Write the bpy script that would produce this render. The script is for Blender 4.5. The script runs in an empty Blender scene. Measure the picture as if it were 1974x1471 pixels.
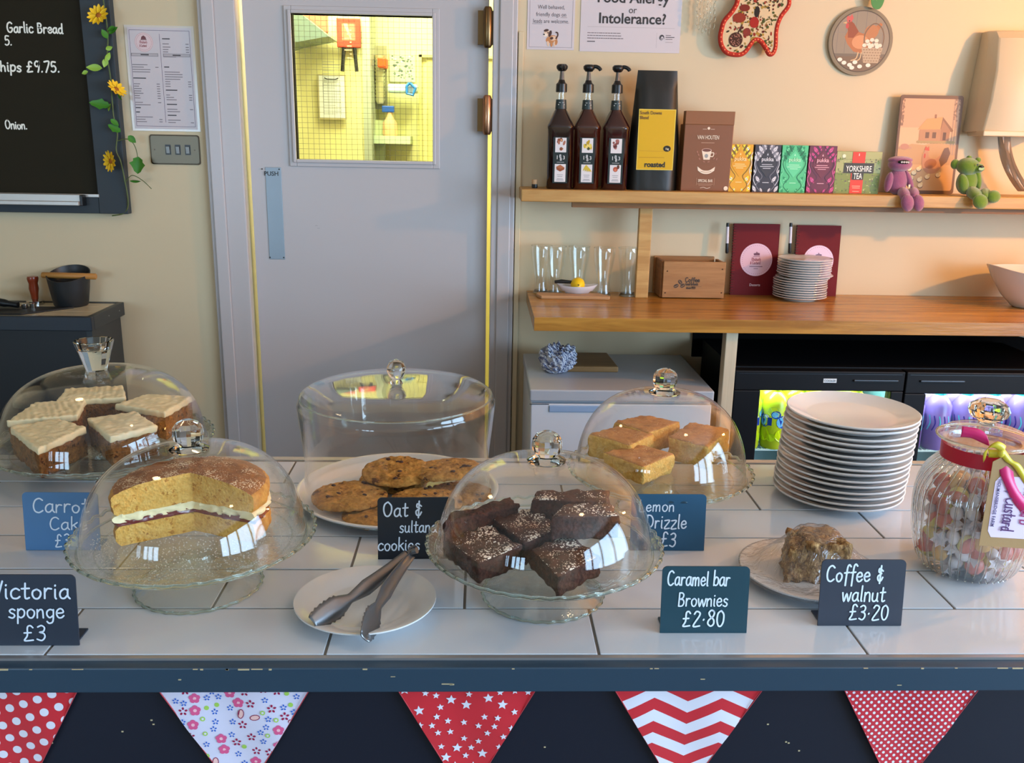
import bpy, bmesh, math, random
from mathutils import Vector, Matrix, noise
random.seed(7)
S = bpy.context.scene; COL = S.collection
PI = math.pi
# ---------------------------------------------------------------- camera, world, light, exposure
FPX, PITCH, ROLL, YAW = 1766.0, .2613, .0187, .036
CAMP = Vector((0, 0, 1.554))
_f = Vector((math.sin(YAW)*math.cos(PITCH), math.cos(YAW)*math.cos(PITCH), -math.sin(PITCH)))
_r = Vector((math.cos(YAW), -math.sin(YAW), 0)); _u = _r.cross(_f)
CR = math.cos(ROLL)*_r + math.sin(ROLL)*_u; CU = -math.sin(ROLL)*_r + math.cos(ROLL)*_u
cd = bpy.data.cameras.new('camera'); cam = bpy.data.objects.new('camera', cd); COL.objects.link(cam)
cd.sensor_width = 36; cd.lens = 36*FPX/1974; cd.clip_start = .02
m = Matrix((CR, CU, -_f)).transposed().to_4x4(); m.translation = CAMP; cam.matrix_world = m
S.camera = cam
def ray(x, y): return _f + CR*((x-987)/FPX) - CU*((y-735.5)/FPX)
def PZ(x, y, z):
    d = ray(x, y); return CAMP + d*((z-CAMP.z)/d.z)
def PY(x, y, Y):
    d = ray(x, y); return CAMP + d*(Y/d.y)
S.view_settings.view_transform = 'Standard'; S.view_settings.look = 'None'
S.view_settings.gamma = 1; S.view_settings.use_curve_mapping = False
S.view_settings.exposure = -0.33
c = S.cycles; c.use_denoising = True; c.max_bounces = 14; c.transparent_max_bounces = 40
c.diffuse_bounces = 4; c.glossy_bounces = 4; c.transmission_bounces = 12; c.sample_clamp_indirect = 6
w = bpy.data.worlds.new('world'); S.world = w; w.use_nodes = True
bg = w.node_tree.nodes['Background']; bg.inputs[0].default_value = (.55, .75, 1, 1); bg.inputs[1].default_value = 1.2
def light(name, kind, loc, power, color, size=.1, size_y=None, aim=None):
    l = bpy.data.lights.new(name, kind); o = bpy.data.objects.new(name, l); COL.objects.link(o)
    o.location = loc; l.energy = power; l.color = color
    if kind == 'AREA':
        l.shape = 'RECTANGLE'; l.size = size; l.size_y = size_y or size
    else: l.shadow_soft_size = size
    if aim is not None: o.rotation_euler = (Vector(aim)-Vector(loc)).to_track_quat('-Z', 'Y').to_euler()
    return o
W = 2.945                                         # back wall plane
COOL = (.51, .745, 1.0); WARM = (1.0, .42, .07)
# daylight through the two window rows of the cafe (openings built below)
light('window_light_behind', 'AREA', (-2.78, -3.95, 1.45), 110, COOL, 1.65, 1.3, (-2.78, 0, 1.45))
light('window_light_corner', 'AREA', (-4.25, -3.95, 1.45), 40, COOL, .6, 1.3, (-4.25, 0, 1.45))
light('window_light_right', 'AREA', (3.26, -.9, 1.5), 430, COOL, 4.1, 1.7, (0, -.9, 1.5))
# warm lamps of the cafe
light('wall_lamp_light', 'POINT', (2.42, 1.84, 1.92), 104, WARM, .035)
light('ceiling_lamp_light', 'POINT', (-1.0, 1.6, 2.35), 7, (1, .72, .42), .06)
light('ceiling_lamp_light', 'POINT', (.9, .6, 2.4), 6, (1, .72, .42), .06)
# strip light of the kitchen
light('kitchen_light', 'AREA', (-.35, W+.42, 2.4), 50, (1, .96, .55), .9, .4, (-.35, W+.5, 0))

# ---------------------------------------------------------------- materials
def rgb(r, g, b, a=1):
    f = lambda v: (v/255/12.92) if v <= 10.3 else ((v/255+.055)/1.055)**2.4
    return (f(r), f(g), f(b), a)
class NT:
    def __init__(s, name):
        s.m = bpy.data.materials.new(name); s.m.use_nodes = True; s.t = s.m.node_tree; s.t.nodes.clear()
        s.out = s.n('ShaderNodeOutputMaterial')
    def n(s, typ, **kw):
        x = s.t.nodes.new(typ)
        for k, v in kw.items(): setattr(x, k, v)
        return x
    def put(s, sock, v):
        if isinstance(v, bpy.types.NodeSocket): s.t.links.new(v, sock)
        elif v is not None: sock.default_value = v
    def math(s, op, a, b=None, c=None):
        x = s.n('ShaderNodeMath', operation=op); s.put(x.inputs[0], a); s.put(x.inputs[1], b); s.put(x.inputs[2], c); return x.outputs[0]
    def mix(s, f, a, b):
        x = s.n('ShaderNodeMix', data_type='RGBA'); s.put(x.inputs[0], f); s.put(x.inputs[6], a); s.put(x.inputs[7], b); return x.outputs[2]
    def coord(s, scale=(1, 1, 1), which='Object'):
        c = s.n('ShaderNodeTexCoord'); mp = s.n('ShaderNodeMapping'); s.t.links.new(c.outputs[which], mp.inputs[0]); mp.inputs[3].default_value = scale
        return mp.outputs[0]
    def noise(s, vec, scale, detail=4, rough=.6, dist=0):
        x = s.n('ShaderNodeTexNoise'); s.put(x.inputs['Vector'], vec); x.inputs['Scale'].default_value = scale; x.inputs['Detail'].default_value = detail
        x.inputs['Roughness'].default_value = rough; x.inputs['Distortion'].default_value = dist; return x.outputs[0]
    def voro(s, vec, scale, out=0, **kw):
        x = s.n('ShaderNodeTexVoronoi', **kw); s.put(x.inputs['Vector'], vec); x.inputs['Scale'].default_value = scale; return x.outputs[out]
    def ramp(s, f, *stops):
        x = s.n('ShaderNodeValToRGB'); s.put(x.inputs[0], f); e = x.color_ramp.elements
        while len(e) < len(stops): e.new(.5)
        for q, (p, col) in zip(e, stops): q.position = p; q.color = col if len(col) == 4 else (*col, 1)
        return x.outputs[0]
    def bump(s, h, strength, dist=.002):
        x = s.n('ShaderNodeBump'); s.put(x.inputs['Height'], h); x.inputs['Strength'].default_value = strength; x.inputs['Distance'].default_value = dist; return x.outputs[0]
    def bsdf(s, color, rough=.5, metal=0, normal=None, **kw):
        b = s.n('ShaderNodeBsdfPrincipled'); s.put(b.inputs['Base Color'], color); s.put(b.inputs['Roughness'], rough); b.inputs['Metallic'].default_value = metal
        s.put(b.inputs['Normal'], normal)
        for k, v in kw.items(): s.put(b.inputs[k.replace('_', ' ')], v)
        s.t.links.new(b.outputs[0], s.out.inputs[0]); return b
BW = lambda v: (v, v, v, 1)
_pm = {}
def pm(name, col, rough=.5, metal=0, bump=None, var=None, **kw):
    """plain procedural material: colour varied by noise, optional fine relief"""
    if name in _pm: return _pm[name]
    t = NT(name); v = t.coord(); col2 = tuple(x*.82 for x in col[:3])+(1,)
    sc, amt = var or (6, .35)
    f = t.math('MULTIPLY', t.noise(v, sc), amt)
    nrm = t.bump(t.noise(v, bump[0], 3), bump[1], bump[2] if len(bump) > 2 else .001) if bump else None
    t.bsdf(t.mix(f, col, col2), rough, metal, nrm, **kw); _pm[name] = t.m; return t.m
def wood(name, c1, c2, rough=.45, scale=1, axis='x'):
    t = NT(name); sc = {'x': (1.2, 14, 14), 'z': (14, 14, 1.2), 'y': (14, 1.2, 14)}[axis]
    v = t.coord(tuple(q*scale for q in sc)); n1 = t.noise(v, 3, 5, .6, .6)
    v2 = t.coord(tuple(q*scale*4 for q in sc)); n2 = t.noise(v2, 5, 3)
    c = t.ramp(n1, (.3, c1), (.62, c2)); c = t.mix(t.math('MULTIPLY', n2, .35), c, tuple(q*.6 for q in c1[:3])+(1,))
    t.bsdf(c, rough, 0, t.bump(n2, .25, .001)); return t.m
def thin_glass(name, tint=(.985, .99, .985, 1), f0=.05, rough=0.0, rib=None):
    t = NT(name); lw = t.n('ShaderNodeLayerWeight'); lw.inputs[0].default_value = .5
    if rib:
        v = t.coord(); nr = t.bump(t.noise(v, rib[0], 2), rib[1], .002); t.put(lw.inputs['Normal'], nr)
    fac = t.math('ADD', t.math('MULTIPLY', t.math('POWER', lw.outputs['Facing'], 4.5), .9), f0)
    fac = t.math('MINIMUM', fac, 1)
    a = t.n('ShaderNodeBsdfTransparent'); a.inputs[0].default_value = tint
    g = t.n('ShaderNodeBsdfGlossy'); g.inputs['Roughness'].default_value = rough; g.inputs[0].default_value = (1, 1, 1, 1)
    if rib: t.put(g.inputs['Normal'], nr)
    mx = t.n('ShaderNodeMixShader'); t.put(mx.inputs[0], fac); t.t.links.new(a.outputs[0], mx.inputs[1]); t.t.links.new(g.outputs[0], mx.inputs[2])
    t.t.links.new(mx.outputs[0], t.out.inputs[0]); return t.m
def solid_glass(name, col=(1, 1, 1, 1), rough=0.0, ior=1.45):
    t = NT(name); g = t.n('ShaderNodeBsdfGlass'); g.inputs[0].default_value = col; g.inputs['Roughness'].default_value = rough; g.inputs['IOR'].default_value = ior
    t.t.links.new(g.outputs[0], t.out.inputs[0]); return t.m
def emis(name, col, strength):
    t = NT(name); e = t.n('ShaderNodeEmission'); e.inputs[0].default_value = col; e.inputs[1].default_value = strength
    t.t.links.new(e.outputs[0], t.out.inputs[0]); return t.m
def print_mat(name, rough):
    t = NT(name); a = t.n('ShaderNodeVertexColor', layer_name='Col'); t.bsdf(a.outputs[0], rough); return t.m
INK = print_mat('print_ink', .55); INKG = print_mat('print_ink_glossy', .25); INKM = print_mat('chalk_ink', .9)

# ---------------------------------------------------------------- object helpers
def link(name, me, mat=None, parent=None, loc=None, rot=None, smooth=None, bev=None, seg=2):
    o = bpy.data.objects.new(name, me); COL.objects.link(o)
    if mat is not None:
        for q in (mat if isinstance(mat, (list, tuple)) else [mat]): me.materials.append(q)
    if parent is not None: o.parent = parent
    if loc is not None: o.location = loc
    if rot is not None: o.rotation_euler = rot
    if smooth is not None and hasattr(me, 'shade_smooth'):
        me.shade_smooth(); me.set_sharp_from_angle(angle=math.radians(smooth))
    if bev:
        b = o.modifiers.new('bevel', 'BEVEL'); b.width = bev; b.segments = seg; b.limit_method = 'ANGLE'; b.angle_limit = math.radians(35)
    return o
def tag(o, label=None, cat=None, group=None, kind=None):
    for k, v in (('label', label), ('category', cat), ('group', group), ('kind', kind)):
        if v: o[k] = v
    return o
def thing(name, label, cat, loc=(0, 0, 0), rz=0, group=None, rot=None):
    o = bpy.data.objects.new(name, None); COL.objects.link(o); o.location = loc; o.rotation_euler = rot or (0, 0, rz)
    o.empty_display_size = .02
    return tag(o, label, cat, group)
def struct(name, B_, mat, parent=None, **kw):
    o = B_.link(name, mat, parent, **kw)
    if parent is None: o['kind'] = 'structure'
    return o
def copy_tree(o, parent=None):
    c = o.copy(); COL.objects.link(c); c.parent = parent
    for ch in list(o.children): copy_tree(ch, c)
    return c
class B:
    def __init__(s): s.v = []; s.f = []; s.mi = []
    def add(s, vs, fs, mi=0):
        k = len(s.v); s.v += [tuple(p) for p in vs]; s.f += [tuple(i+k for i in f) for f in fs]; s.mi += [mi]*len(fs); return s
    def box(s, x0, x1, y0, y1, z0, z1, mi=0):
        vs = [(x, y, z) for z in (z0, z1) for y in (y0, y1) for x in (x0, x1)]
        return s.add(vs, [(0, 2, 3, 1), (4, 5, 7, 6), (0, 1, 5, 4), (1, 3, 7, 5), (3, 2, 6, 7), (2, 0, 4, 6)], mi)
    def lathe(s, prof, n=32, fn=None, c=(0, 0, 0), mi=0, a0=0, a1=2*PI):
        full = abs(a1-a0-2*PI) < 1e-6; cols = n if full else n+1; k = []
        vs = []; fs = []
        for r, z in prof:
            row = []
            for i in range(cols):
                a = a0+(a1-a0)*i/n; rr, zz = (r, z) if fn is None else fn(r, z, a)
                if r < 1e-7 and i: row.append(row[0]); continue
                row.append(len(vs)); vs.append((c[0]+rr*math.cos(a), c[1]+rr*math.sin(a), c[2]+zz))
            k.append(row)
        for j in range(len(prof)-1):
            for i in range(n):
                i2 = (i+1) % cols; q = [k[j][i], k[j][i2], k[j+1][i2], k[j+1][i]]
                u = []
                for t in q:
                    if t not in u: u.append(t)
                if len(u) > 2: fs.append(tuple(u))
        return s.add(vs, fs, mi)
    def tube(s, pts, r, n=8, mi=0, caps=True, closed=False):
        pts = [Vector(p) for p in pts]; rs = r if isinstance(r, (list, tuple)) else [r]*len(pts)
        vs = []; fs = []; L = len(pts); up = None
        for i, p in enumerate(pts):
            d = (pts[(i+1) % L] - pts[i-1]) if closed else (pts[min(i+1, L-1)]-pts[max(i-1, 0)]); d.normalize()
            if up is None:
                up = Vector((0, 0, 1)) if abs(d.z) < .9 else Vector((1, 0, 0))
            a = d.cross(up)
            if a.length < 1e-5: a = d.orthogonal()
            a.normalize(); b = a.cross(d).normalized(); up = b
            for j in range(n):
                t = 2*PI*j/n; vs.append(p+(a*math.cos(t)+b*math.sin(t))*rs[i])
        for i in range(L if closed else L-1):
            i2 = (i+1) % L
            for j in range(n): fs.append((i*n+j, i*n+(j+1) % n, i2*n+(j+1) % n, i2*n+j))
        if caps and not closed: fs += [tuple(range(n))[::-1], tuple(range((L-1)*n, L*n))]
        return s.add(vs, fs, mi)
    def prism(s, poly, z0, z1, axis='z', mi=0):
        n = len(poly); f = {'z': lambda u, v, w: (u, v, w), 'y': lambda u, v, w: (u, w, v), 'x': lambda u, v, w: (w, u, v)}[axis]
        vs = [f(u, v, z0) for u, v in poly]+[f(u, v, z1) for u, v in poly]
        return s.add(vs, [tuple(range(n))[::-1], tuple(range(n, 2*n))]+[(i, (i+1) % n, n+(i+1) % n, n+i) for i in range(n)], mi)
    def ball(s, c, r, nu=16, nv=10, mi=0, M=None):
        r = r if isinstance(r, (tuple, list)) else (r, r, r); pr = [(math.sin(PI*i/nv), -math.cos(PI*i/nv)) for i in range(nv+1)]
        pr[0] = (0, -1); pr[-1] = (0, 1)
        t = B().lathe(pr, nu); vs = []
        for x, y, z in t.v:
            p = Vector((x*r[0], y*r[1], z*r[2]))
            if M is not None: p = M @ p
            vs.append(p+Vector(c))
        return s.add(vs, t.f, mi)
    def me(s, name='mesh'):
        me = bpy.data.meshes.new(name); me.from_pydata(s.v, [], s.f)
        if any(s.mi): me.polygons.foreach_set('material_index', s.mi)
        me.update(); bm = bmesh.new(); bm.from_mesh(me); bmesh.ops.recalc_face_normals(bm, faces=bm.faces); bm.to_mesh(me); bm.free(); return me
    def link(s, name, mat, parent=None, **kw): return link(name, s.me(name), mat, parent, **kw)
def bx(name, x0, x1, y0, y1, z0, z1, mat, parent=None, **kw): return B().box(x0, x1, y0, y1, z0, z1).link(name, mat, parent, **kw)
def rrect(w, h, r, n=5, cx=0, cy=0):
    p = []
    for k, (sx, sy) in enumerate(((1, 1), (-1, 1), (-1, -1), (1, -1))):
        for i in range(n+1):
            a = PI/2*(k+i/n); p.append((cx+sx*(w/2-r)+r*math.cos(a), cy+sy*(h/2-r)+r*math.sin(a)))
    return p
def ell(cx, cy, rx, ry, n=20, rot=0):
    return [(cx+rx*math.cos(t)*math.cos(rot)-ry*math.sin(t)*math.sin(rot), cy+rx*math.cos(t)*math.sin(rot)+ry*math.sin(t)*math.cos(rot)) for t in (2*PI*i/n for i in range(n))]
def crom(pts, k=5):
    if len(pts) < 3: return [tuple(p) for p in pts]
    out = []; P = [pts[0]]+list(pts)+[pts[-1]]
    for i in range(1, len(P)-2):
        for j in range(k):
            t = j/k; out.append(tuple(.5*(2*P[i][d]+(P[i+1][d]-P[i-1][d])*t+(2*P[i-1][d]-5*P[i][d]+4*P[i+1][d]-P[i+2][d])*t*t+(3*P[i][d]-P[i-1][d]-3*P[i+1][d]+P[i+2][d])*t**3) for d in range(len(pts[0]))))
    out.append(tuple(pts[-1])); return out
GL = {'a': (5, "4,4.5 2.5,5.2 .8,4 .3,2 1,.3 2.5,.2 4,2;4,5 4,1.5 5,0"), 'b': (4.8, ".5,9 .5,0;.5,3 2,5 4,4 4,1.2 2.2,0 .5,.8"),
'c': (4.4, "4,4.3 2.5,5.1 .8,4 .4,2 1.2,.3 3,.1 4.2,1"), 'd': (5, "4,4.3 2.2,5 .6,3.8 .4,1.5 1.8,0 3.6,1;4,9 4,1 4.8,0"),
'e': (4.6, ".5,2.6 3.8,3 3.6,4.6 2.2,5.2 .7,4 .4,2 1.4,.2 3,.1 4.3,1.2"), 'f': (3.6, "4.2,8.2 3,9.2 2,8 1.7,4 1.5,-2.5;.2,4.6 3.4,4.9"),
'g': (4.8, "4,4.5 2.3,5.1 .6,4 .5,1.8 2,.3 3.8,1.5;4.1,5 4,0 3.4,-2.4 1.6,-3 .5,-2"), 'h': (4.8, ".6,9 .5,0;.5,3 2,5 3.6,4.4 3.9,2 4,0"),
'i': (2, ".8,5 .8,1 1.3,0;.8,7 .9,7.3"), 'k': (4.4, ".5,9 .5,0;3.7,5 .6,2.4;1.6,3.2 4.2,0"), 'l': (2, ".8,9 .8,1 1.4,0"),
'm': (7, ".5,5 .5,0;.5,3.2 1.6,5 2.9,4.5 3.1,0;3.1,3.2 4.4,5 5.8,4.5 6.1,0"), 'n': (4.8, ".5,5 .5,0;.5,3.2 2,5 3.6,4.4 4,0"),
'o': (4.8, "2.4,5 .7,4 .4,2 1.4,.2 3,.1 4.1,1.8 4,3.8 2.4,5"), 'p': (4.8, ".6,5 .4,-3.2;.5,3.6 2.2,5.1 4,4 3.9,1.4 2.2,.1 .6,1"),
'r': (3.8, ".5,5 .5,0;.5,3 1.7,4.9 3.4,4.8"), 's': (4.2, "3.6,4.4 2.2,5.1 .8,4.2 1.4,3 3,2.2 3.4,1 2.2,0 .4,.6"),
't': (4, "1.8,8 1.7,1.2 2.4,0 3.6,.5;.2,5.2 3.6,5.4"), 'u': (5, ".5,5 .5,1.4 1.6,0 3.2,.5 4,2;4,5 4,1 4.8,0"),
'w': (6.6, ".3,5 1.6,0 3.2,4.4 4.8,0 6.2,5"), 'y': (4.6, ".5,5 2.2,.6;4.2,5 1.6,-3"), 'z': (4.6, ".5,5 4,5 .5,0 4.2,0"),
'B': (5.6, ".8,9 .7,0;.8,9 3,9 4.3,7.6 3.4,5.4 .8,4.8 3.8,4.4 4.9,2.4 3.6,.2 .7,0"), 'C': (6, "5.4,8 3.6,9.2 1.4,8 .4,4.5 1.2,1 3.4,-.1 5.6,1.2"),
'D': (6.2, ".8,9 .7,0;.8,9 3.6,8.6 5.4,5.6 4.6,1.6 .7,0"), 'G': (6.4, "5.4,8 3.6,9.2 1.2,7.8 .4,4.2 1.4,.8 3.6,-.1 5.4,1.6 5.4,4 3.4,4"),
'L': (5, ".8,9 .7,.2 4.6,0"), 'O': (6.6, "3.2,9.2 1,7.6 .4,4.2 1.6,.6 3.8,0 5.6,2.6 5.6,6.6 3.2,9.2"), 'V': (5.6, ".3,9 2.6,0 5.4,9"),
'R': (5.6, ".8,9 .7,0;.8,9 3.6,8.8 4.4,6.6 .8,4.8 5,0"), '0': (5.2, "2.6,9 .8,7.4 .5,3.4 1.6,.3 3.2,.1 4.4,2.6 4.3,6.8 2.6,9"), '1': (2.6, "1.2,9 1.2,0"),
'2': (5.2, ".8,7.4 2,9 4,8.4 4.2,6.4 .6,0 4.8,.1"), '3': (5, ".8,8.2 2.6,9.1 4.1,7.8 3.6,5.6 1.8,5 3.8,4.2 4.3,2 2.8,0 .5,.8"),
'5': (5, "4.2,9 1.2,9 .9,5.2 3,5.6 4.4,3.6 3.8,1 1.8,0 .4,.8"), '7': (5, ".4,9 4.4,9 1.6,0"),
'8': (5, "3.8,8 2.2,9 .8,7.6 1.6,5.6 3.8,3.6 4,1.2 2.4,0 .6,1.4 1,3.4 3.4,5.6 3.9,7.6 3,8.8"), '9': (5, "4,8 2.2,9 .7,7.2 1.2,5 3,4.8 4.1,7 4.1,8.6 3.8,3 3,0"),
'£': (5.6, "4.6,7.8 3.4,9 2,8 1.9,3 .6,0 4.8,.3;.4,4.6 3.8,4.8"), '&': (5, "4,6 1.5,7.4 1.2,5.5 3,4.6 .8,3 1.2,.8 3,.4 4.2,2.4;2.5,9 2.4,-1"),
'.': (2, ".7,.2 .9,.5"), '*': (2.4, ".8,3.6 1,4"), ' ': (3, "")}
def clip_poly(sub, tri):
    out = sub
    for i in range(len(tri)):
        a, b = tri[i], tri[(i+1) % len(tri)]; inp = out; out = []
        if not inp: return []
        side = lambda p: (b[0]-a[0])*(p[1]-a[1])-(b[1]-a[1])*(p[0]-a[0])
        for j in range(len(inp)):
            p, q = inp[j-1], inp[j]; sp, sq = side(p), side(q)
            if (sp >= 0) != (sq >= 0):
                t = sp/(sp-sq); out.append((p[0]+(q[0]-p[0])*t, p[1]+(q[1]-p[1])*t))
            if sq >= 0: out.append(q)
    return out
class Art:
    """flat printed or chalked artwork: coloured polygons in the u (right), v (up) plane, facing -Y"""
    def __init__(s, sx=1, sy=None, ox=0, oy=0, clip=None): s.p = []; s.k = 0; s.sx = sx; s.sy = sy or sx; s.ox = ox; s.oy = oy; s.clip = clip
    def poly(s, pts, col, up=1):
        s.k += up
        if s.clip: pts = clip_poly(pts, s.clip)
        if len(pts) > 2: s.p.append(([(s.ox+x*s.sx, s.oy+y*s.sy) for x, y in pts], col, s.k))
        return s
    def rect(s, x0, y0, x1, y1, col, up=1): return s.poly([(x0, y0), (x1, y0), (x1, y1), (x0, y1)], col, up)
    def ell(s, cx, cy, rx, ry, col, n=20, rot=0, up=1): return s.poly(ell(cx, cy, rx, ry, n, rot), col, up)
    def line(s, pts, w, col, smooth=True, up=1):
        s.k += up; q = crom(pts) if smooth and len(pts) > 2 else pts
        asp = s.sy/s.sx
        q = [p for i, p in enumerate(q) if i == 0 or math.hypot(p[0]-q[i-1][0], p[1]-q[i-1][1]) > 1e-7]
        if len(q) < 2: return s.poly(ell(q[0][0], q[0][1], w/2, w/2/asp, 8), col, 0)
        dirs = []
        for a, b in zip(q[:-1], q[1:]):
            dx, dy = b[0]-a[0], (b[1]-a[1])*asp; L = math.hypot(dx, dy); dirs.append((dx/L, dy/L))
        Lf = []; Rt = []
        for i, (x, y) in enumerate(q):
            d0, d1 = dirs[max(i-1, 0)], dirs[min(i, len(dirs)-1)]; nx, ny = -(d0[1]+d1[1]), d0[0]+d1[0]; L = math.hypot(nx, ny)
            if L < .3: nx, ny, L = -d1[1], d1[0], 1
            k_ = min(1.35, 2/L)*w/2/L
            Lf.append((x+nx*k_, y+ny*k_/asp)); Rt.append((x-nx*k_, y-ny*k_/asp))
        for i in range(len(q)-1): s.poly([Lf[i], Rt[i], Rt[i+1], Lf[i+1]], col, 0)
        for (x, y), d, sg in ((q[0], dirs[0], -1), (q[-1], dirs[-1], 1)):
            th = math.atan2(d[1], d[0])+(PI if sg < 0 else 0); s.poly([(x+w/2*math.cos(th+t), y+w/2*math.sin(th+t)/asp) for t in [-PI/2+PI*j/5 for j in range(6)]], col, 0)
        return s
    def hand(s, txt, x, y, h, w, col, slant=.06, jit=.02, cond=1.0):
        k = h/9
        for ch in txt:
            if ch not in GL: continue
            wd, st = GL[ch]; jy = random.uniform(-jit, jit)*h; js = random.uniform(.95, 1.05)
            for stroke in st.split(';'):
                pts = [tuple(float(q) for q in a.split(',')) for a in stroke.split()]
                if pts: s.line([(x+(px+py*slant)*k*js*cond, y+jy+py*k*js) for px, py in pts], w, col, up=1)
            x += (wd+.7)*k*cond
        return x
    def build(s, name='print', parent=None, mat=None, loc=(0, 0, 0), rot=None, warp=None, R=None, eps=.00015):
        vs = []; fs = []; cols = []; eps = min(eps, .0009/max(1, s.k))
        for pts, col, k in s.p:
            b = len(vs)
            for x, y in pts:
                d = -eps*k + (warp(x, y) if warp else 0)
                vs.append((R*math.sin(x/R), -(R-d)*math.cos(x/R), y) if R else (x, d, y))
            a = sum(pts[i-1][0]*pts[i][1]-pts[i][0]*pts[i-1][1] for i in range(len(pts)))
            f = list(range(b, len(vs)))
            if a < 0: f.reverse()
            fs.append(f); cols.append(col)
        me = bpy.data.meshes.new(name); me.from_pydata(vs, [], fs); ca = me.color_attributes.new('Col', 'FLOAT_COLOR', 'CORNER')
        buf = []
        for f, col in zip(me.polygons, cols): buf += list(col if len(col) == 4 else (*col, 1))*f.loop_total
        ca.data.foreach_set('color', buf); me.update()
        return link(name, me, mat or INK, parent, loc, rot)
FM = {}
def ftext(s, size, parent, loc, col, bold=0, align='CENTER', sx=1, rot=None, name='lettering', ex=.0002, space=1):
    cu = bpy.data.curves.new(name, 'FONT'); cu.body = s; cu.size = size; cu.align_x = align; cu.offset = bold*size; cu.extrude = ex; cu.resolution_u = 3; cu.space_character = space
    key = tuple(round(x, 3) for x in col)
    if key not in FM: FM[key] = pm('lettering_%d' % len(FM), col, .5, var=(5, .05))
    cu.materials.append(FM[key]); o = bpy.data.objects.new(name, cu); COL.objects.link(o); o.parent = parent; o.location = loc
    o.rotation_euler = rot or (PI/2, 0, 0); o.scale = (sx, 1, 1); return o
def block(name, quad, z0, z1, mats, parent, amp=.002, nz=None, freq=60, cuts=9, bev=.003, ridge=None, top_tilt=None, loc=(0, 0, 0), shrink=1.0):
    """a cut piece: plan quad, z0..z1, subdivided and roughened; slot 1 = upper face"""
    cx = sum(p[0] for p in quad)/4; cy = sum(p[1] for p in quad)/4
    a = sum(quad[i-1][0]*quad[i][1]-quad[i][0]*quad[i-1][1] for i in range(4))
    if a < 0: quad = quad[::-1]
    tz = top_tilt or [0]*4
    bm = bmesh.new(); vb = [bm.verts.new((cx+(x-cx)*shrink, cy+(y-cy)*shrink, z0+(tz[i] if len(tz) > 4 else 0))) for i, (x, y) in enumerate(quad)]
    vt = [bm.verts.new((x, y, z1+tz[i])) for i, (x, y) in enumerate(quad)]
    bm.faces.new(vb[::-1]); bm.faces.new(vt)
    for i in range(4): bm.faces.new((vb[i], vb[(i+1) % 4], vt[(i+1) % 4], vt[i]))
    bmesh.ops.bevel(bm, geom=bm.edges[:], offset=bev, segments=2, affect='EDGES', profile=.6)
    bmesh.ops.subdivide_edges(bm, edges=[e for e in bm.edges if e.calc_length() > bev*3], cuts=cuts, use_grid_fill=True)
    bmesh.ops.triangulate(bm, faces=[f for f in bm.faces if len(f.verts) > 4])
    bm.normal_update(); off = Vector((cx*31, cy*17, z0*9))
    for v in bm.verts:
        n = v.normal.copy(); d = noise.fractal(v.co*freq+off, .8, 2, 3)*amp
        if ridge and n.z > .6: d += ridge(v.co.x-cx, v.co.y-cy)
        v.co += n*d
    for f in bm.faces:
        f.material_index = 1 if (len(mats) > 1 and f.normal.z > .55 and f.calc_center_median().z > (z0+z1)/2) else 0; f.smooth = True
    me = bpy.data.meshes.new(name); bm.to_mesh(me); bm.free()
    return link(name, me, mats, parent, loc)
# ---------------------------------------------------------------- materials of the room
CREAM = pm('wall_cream_paint', rgb(210, 191, 156), .6, bump=(90, .12), var=(1.2, .12))
WHITEP = pm('white_gloss_paint', rgb(186, 179, 178), .32, var=(2, .1), bump=(60, .08))
DOORP = pm('door_grey_paint', rgb(186, 180, 180), .36, var=(1.5, .08), bump=(25, .1))
FLOORM = pm('floor_vinyl', rgb(96, 84, 72), .5)
NAVY = pm('counter_slate_blue_paint', rgb(44, 66, 84), .38, var=(9, .25), bump=(30, .15))
NAVYD = pm('counter_front_dark_paint', rgb(22, 27, 42), .42, var=(3, .3), bump=(25, .12))
BLACK = pm('black_plastic', rgb(16, 17, 19), .35)
CHIP = pm('chipped_wood', rgb(196, 178, 140), .8)
GROUT = pm('grey_grout', rgb(120, 114, 106), .9)
TILE = pm('white_glazed_tile', rgb(202, 207, 214), .11, var=(14, .06), bump=(7, .12, .002))
OAK = wood('oak_shelf', rgb(206, 164, 98), rgb(178, 130, 66), .5)
BUTCHER = wood('worktop_wood', rgb(200, 144, 64), rgb(150, 98, 40), .26, .8)
CHROME = pm('chrome', rgb(210, 210, 208), .14, 1)
STEEL = pm('brushed_steel', rgb(170, 168, 164), .3, 1, bump=(40, .1))
BRONZE = pm('aged_bronze', rgb(120, 96, 66), .3, 1)
TG = thin_glass('clear_glass', (.985, .99, .985, 1), .03); TGG = thin_glass('pressed_glass', (.955, .97, .955, 1), .07, rib=(120, .35)); SG = solid_glass('crystal_glass', (.97, .98, .97, 1))
RIM = solid_glass('glass_rim', (.9, .95, .93, 1))
# ---------------------------------------------------------------- room shell
XL, XR, YB, YK, ZC = -4.7, 3.1, -3.8, W+1.75, 2.75
s = struct
s('floor', B().box(XL-.1, XR+.1, YB-.1, YK+.1, -.1, 0), FLOORM)
s('ceiling', B().box(XL-.1, XR+.1, YB-.1, YK+.1, ZC, ZC+.1), pm('ceiling_paint', rgb(206, 200, 190), .8))
DL, DR, DT = -.739, .029, 2.12                       # doorway
s('wall_back', B().box(XL, DL-.03, W, W+.12, 0, ZC).box(DR+.03, XR, W, W+.12, 0, ZC).box(DL-.03, DR+.03, W, W+.12, DT+.03, ZC), CREAM)
s('wall_left', B().box(XL-.1, XL, YB, YK, 0, ZC), CREAM)
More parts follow.
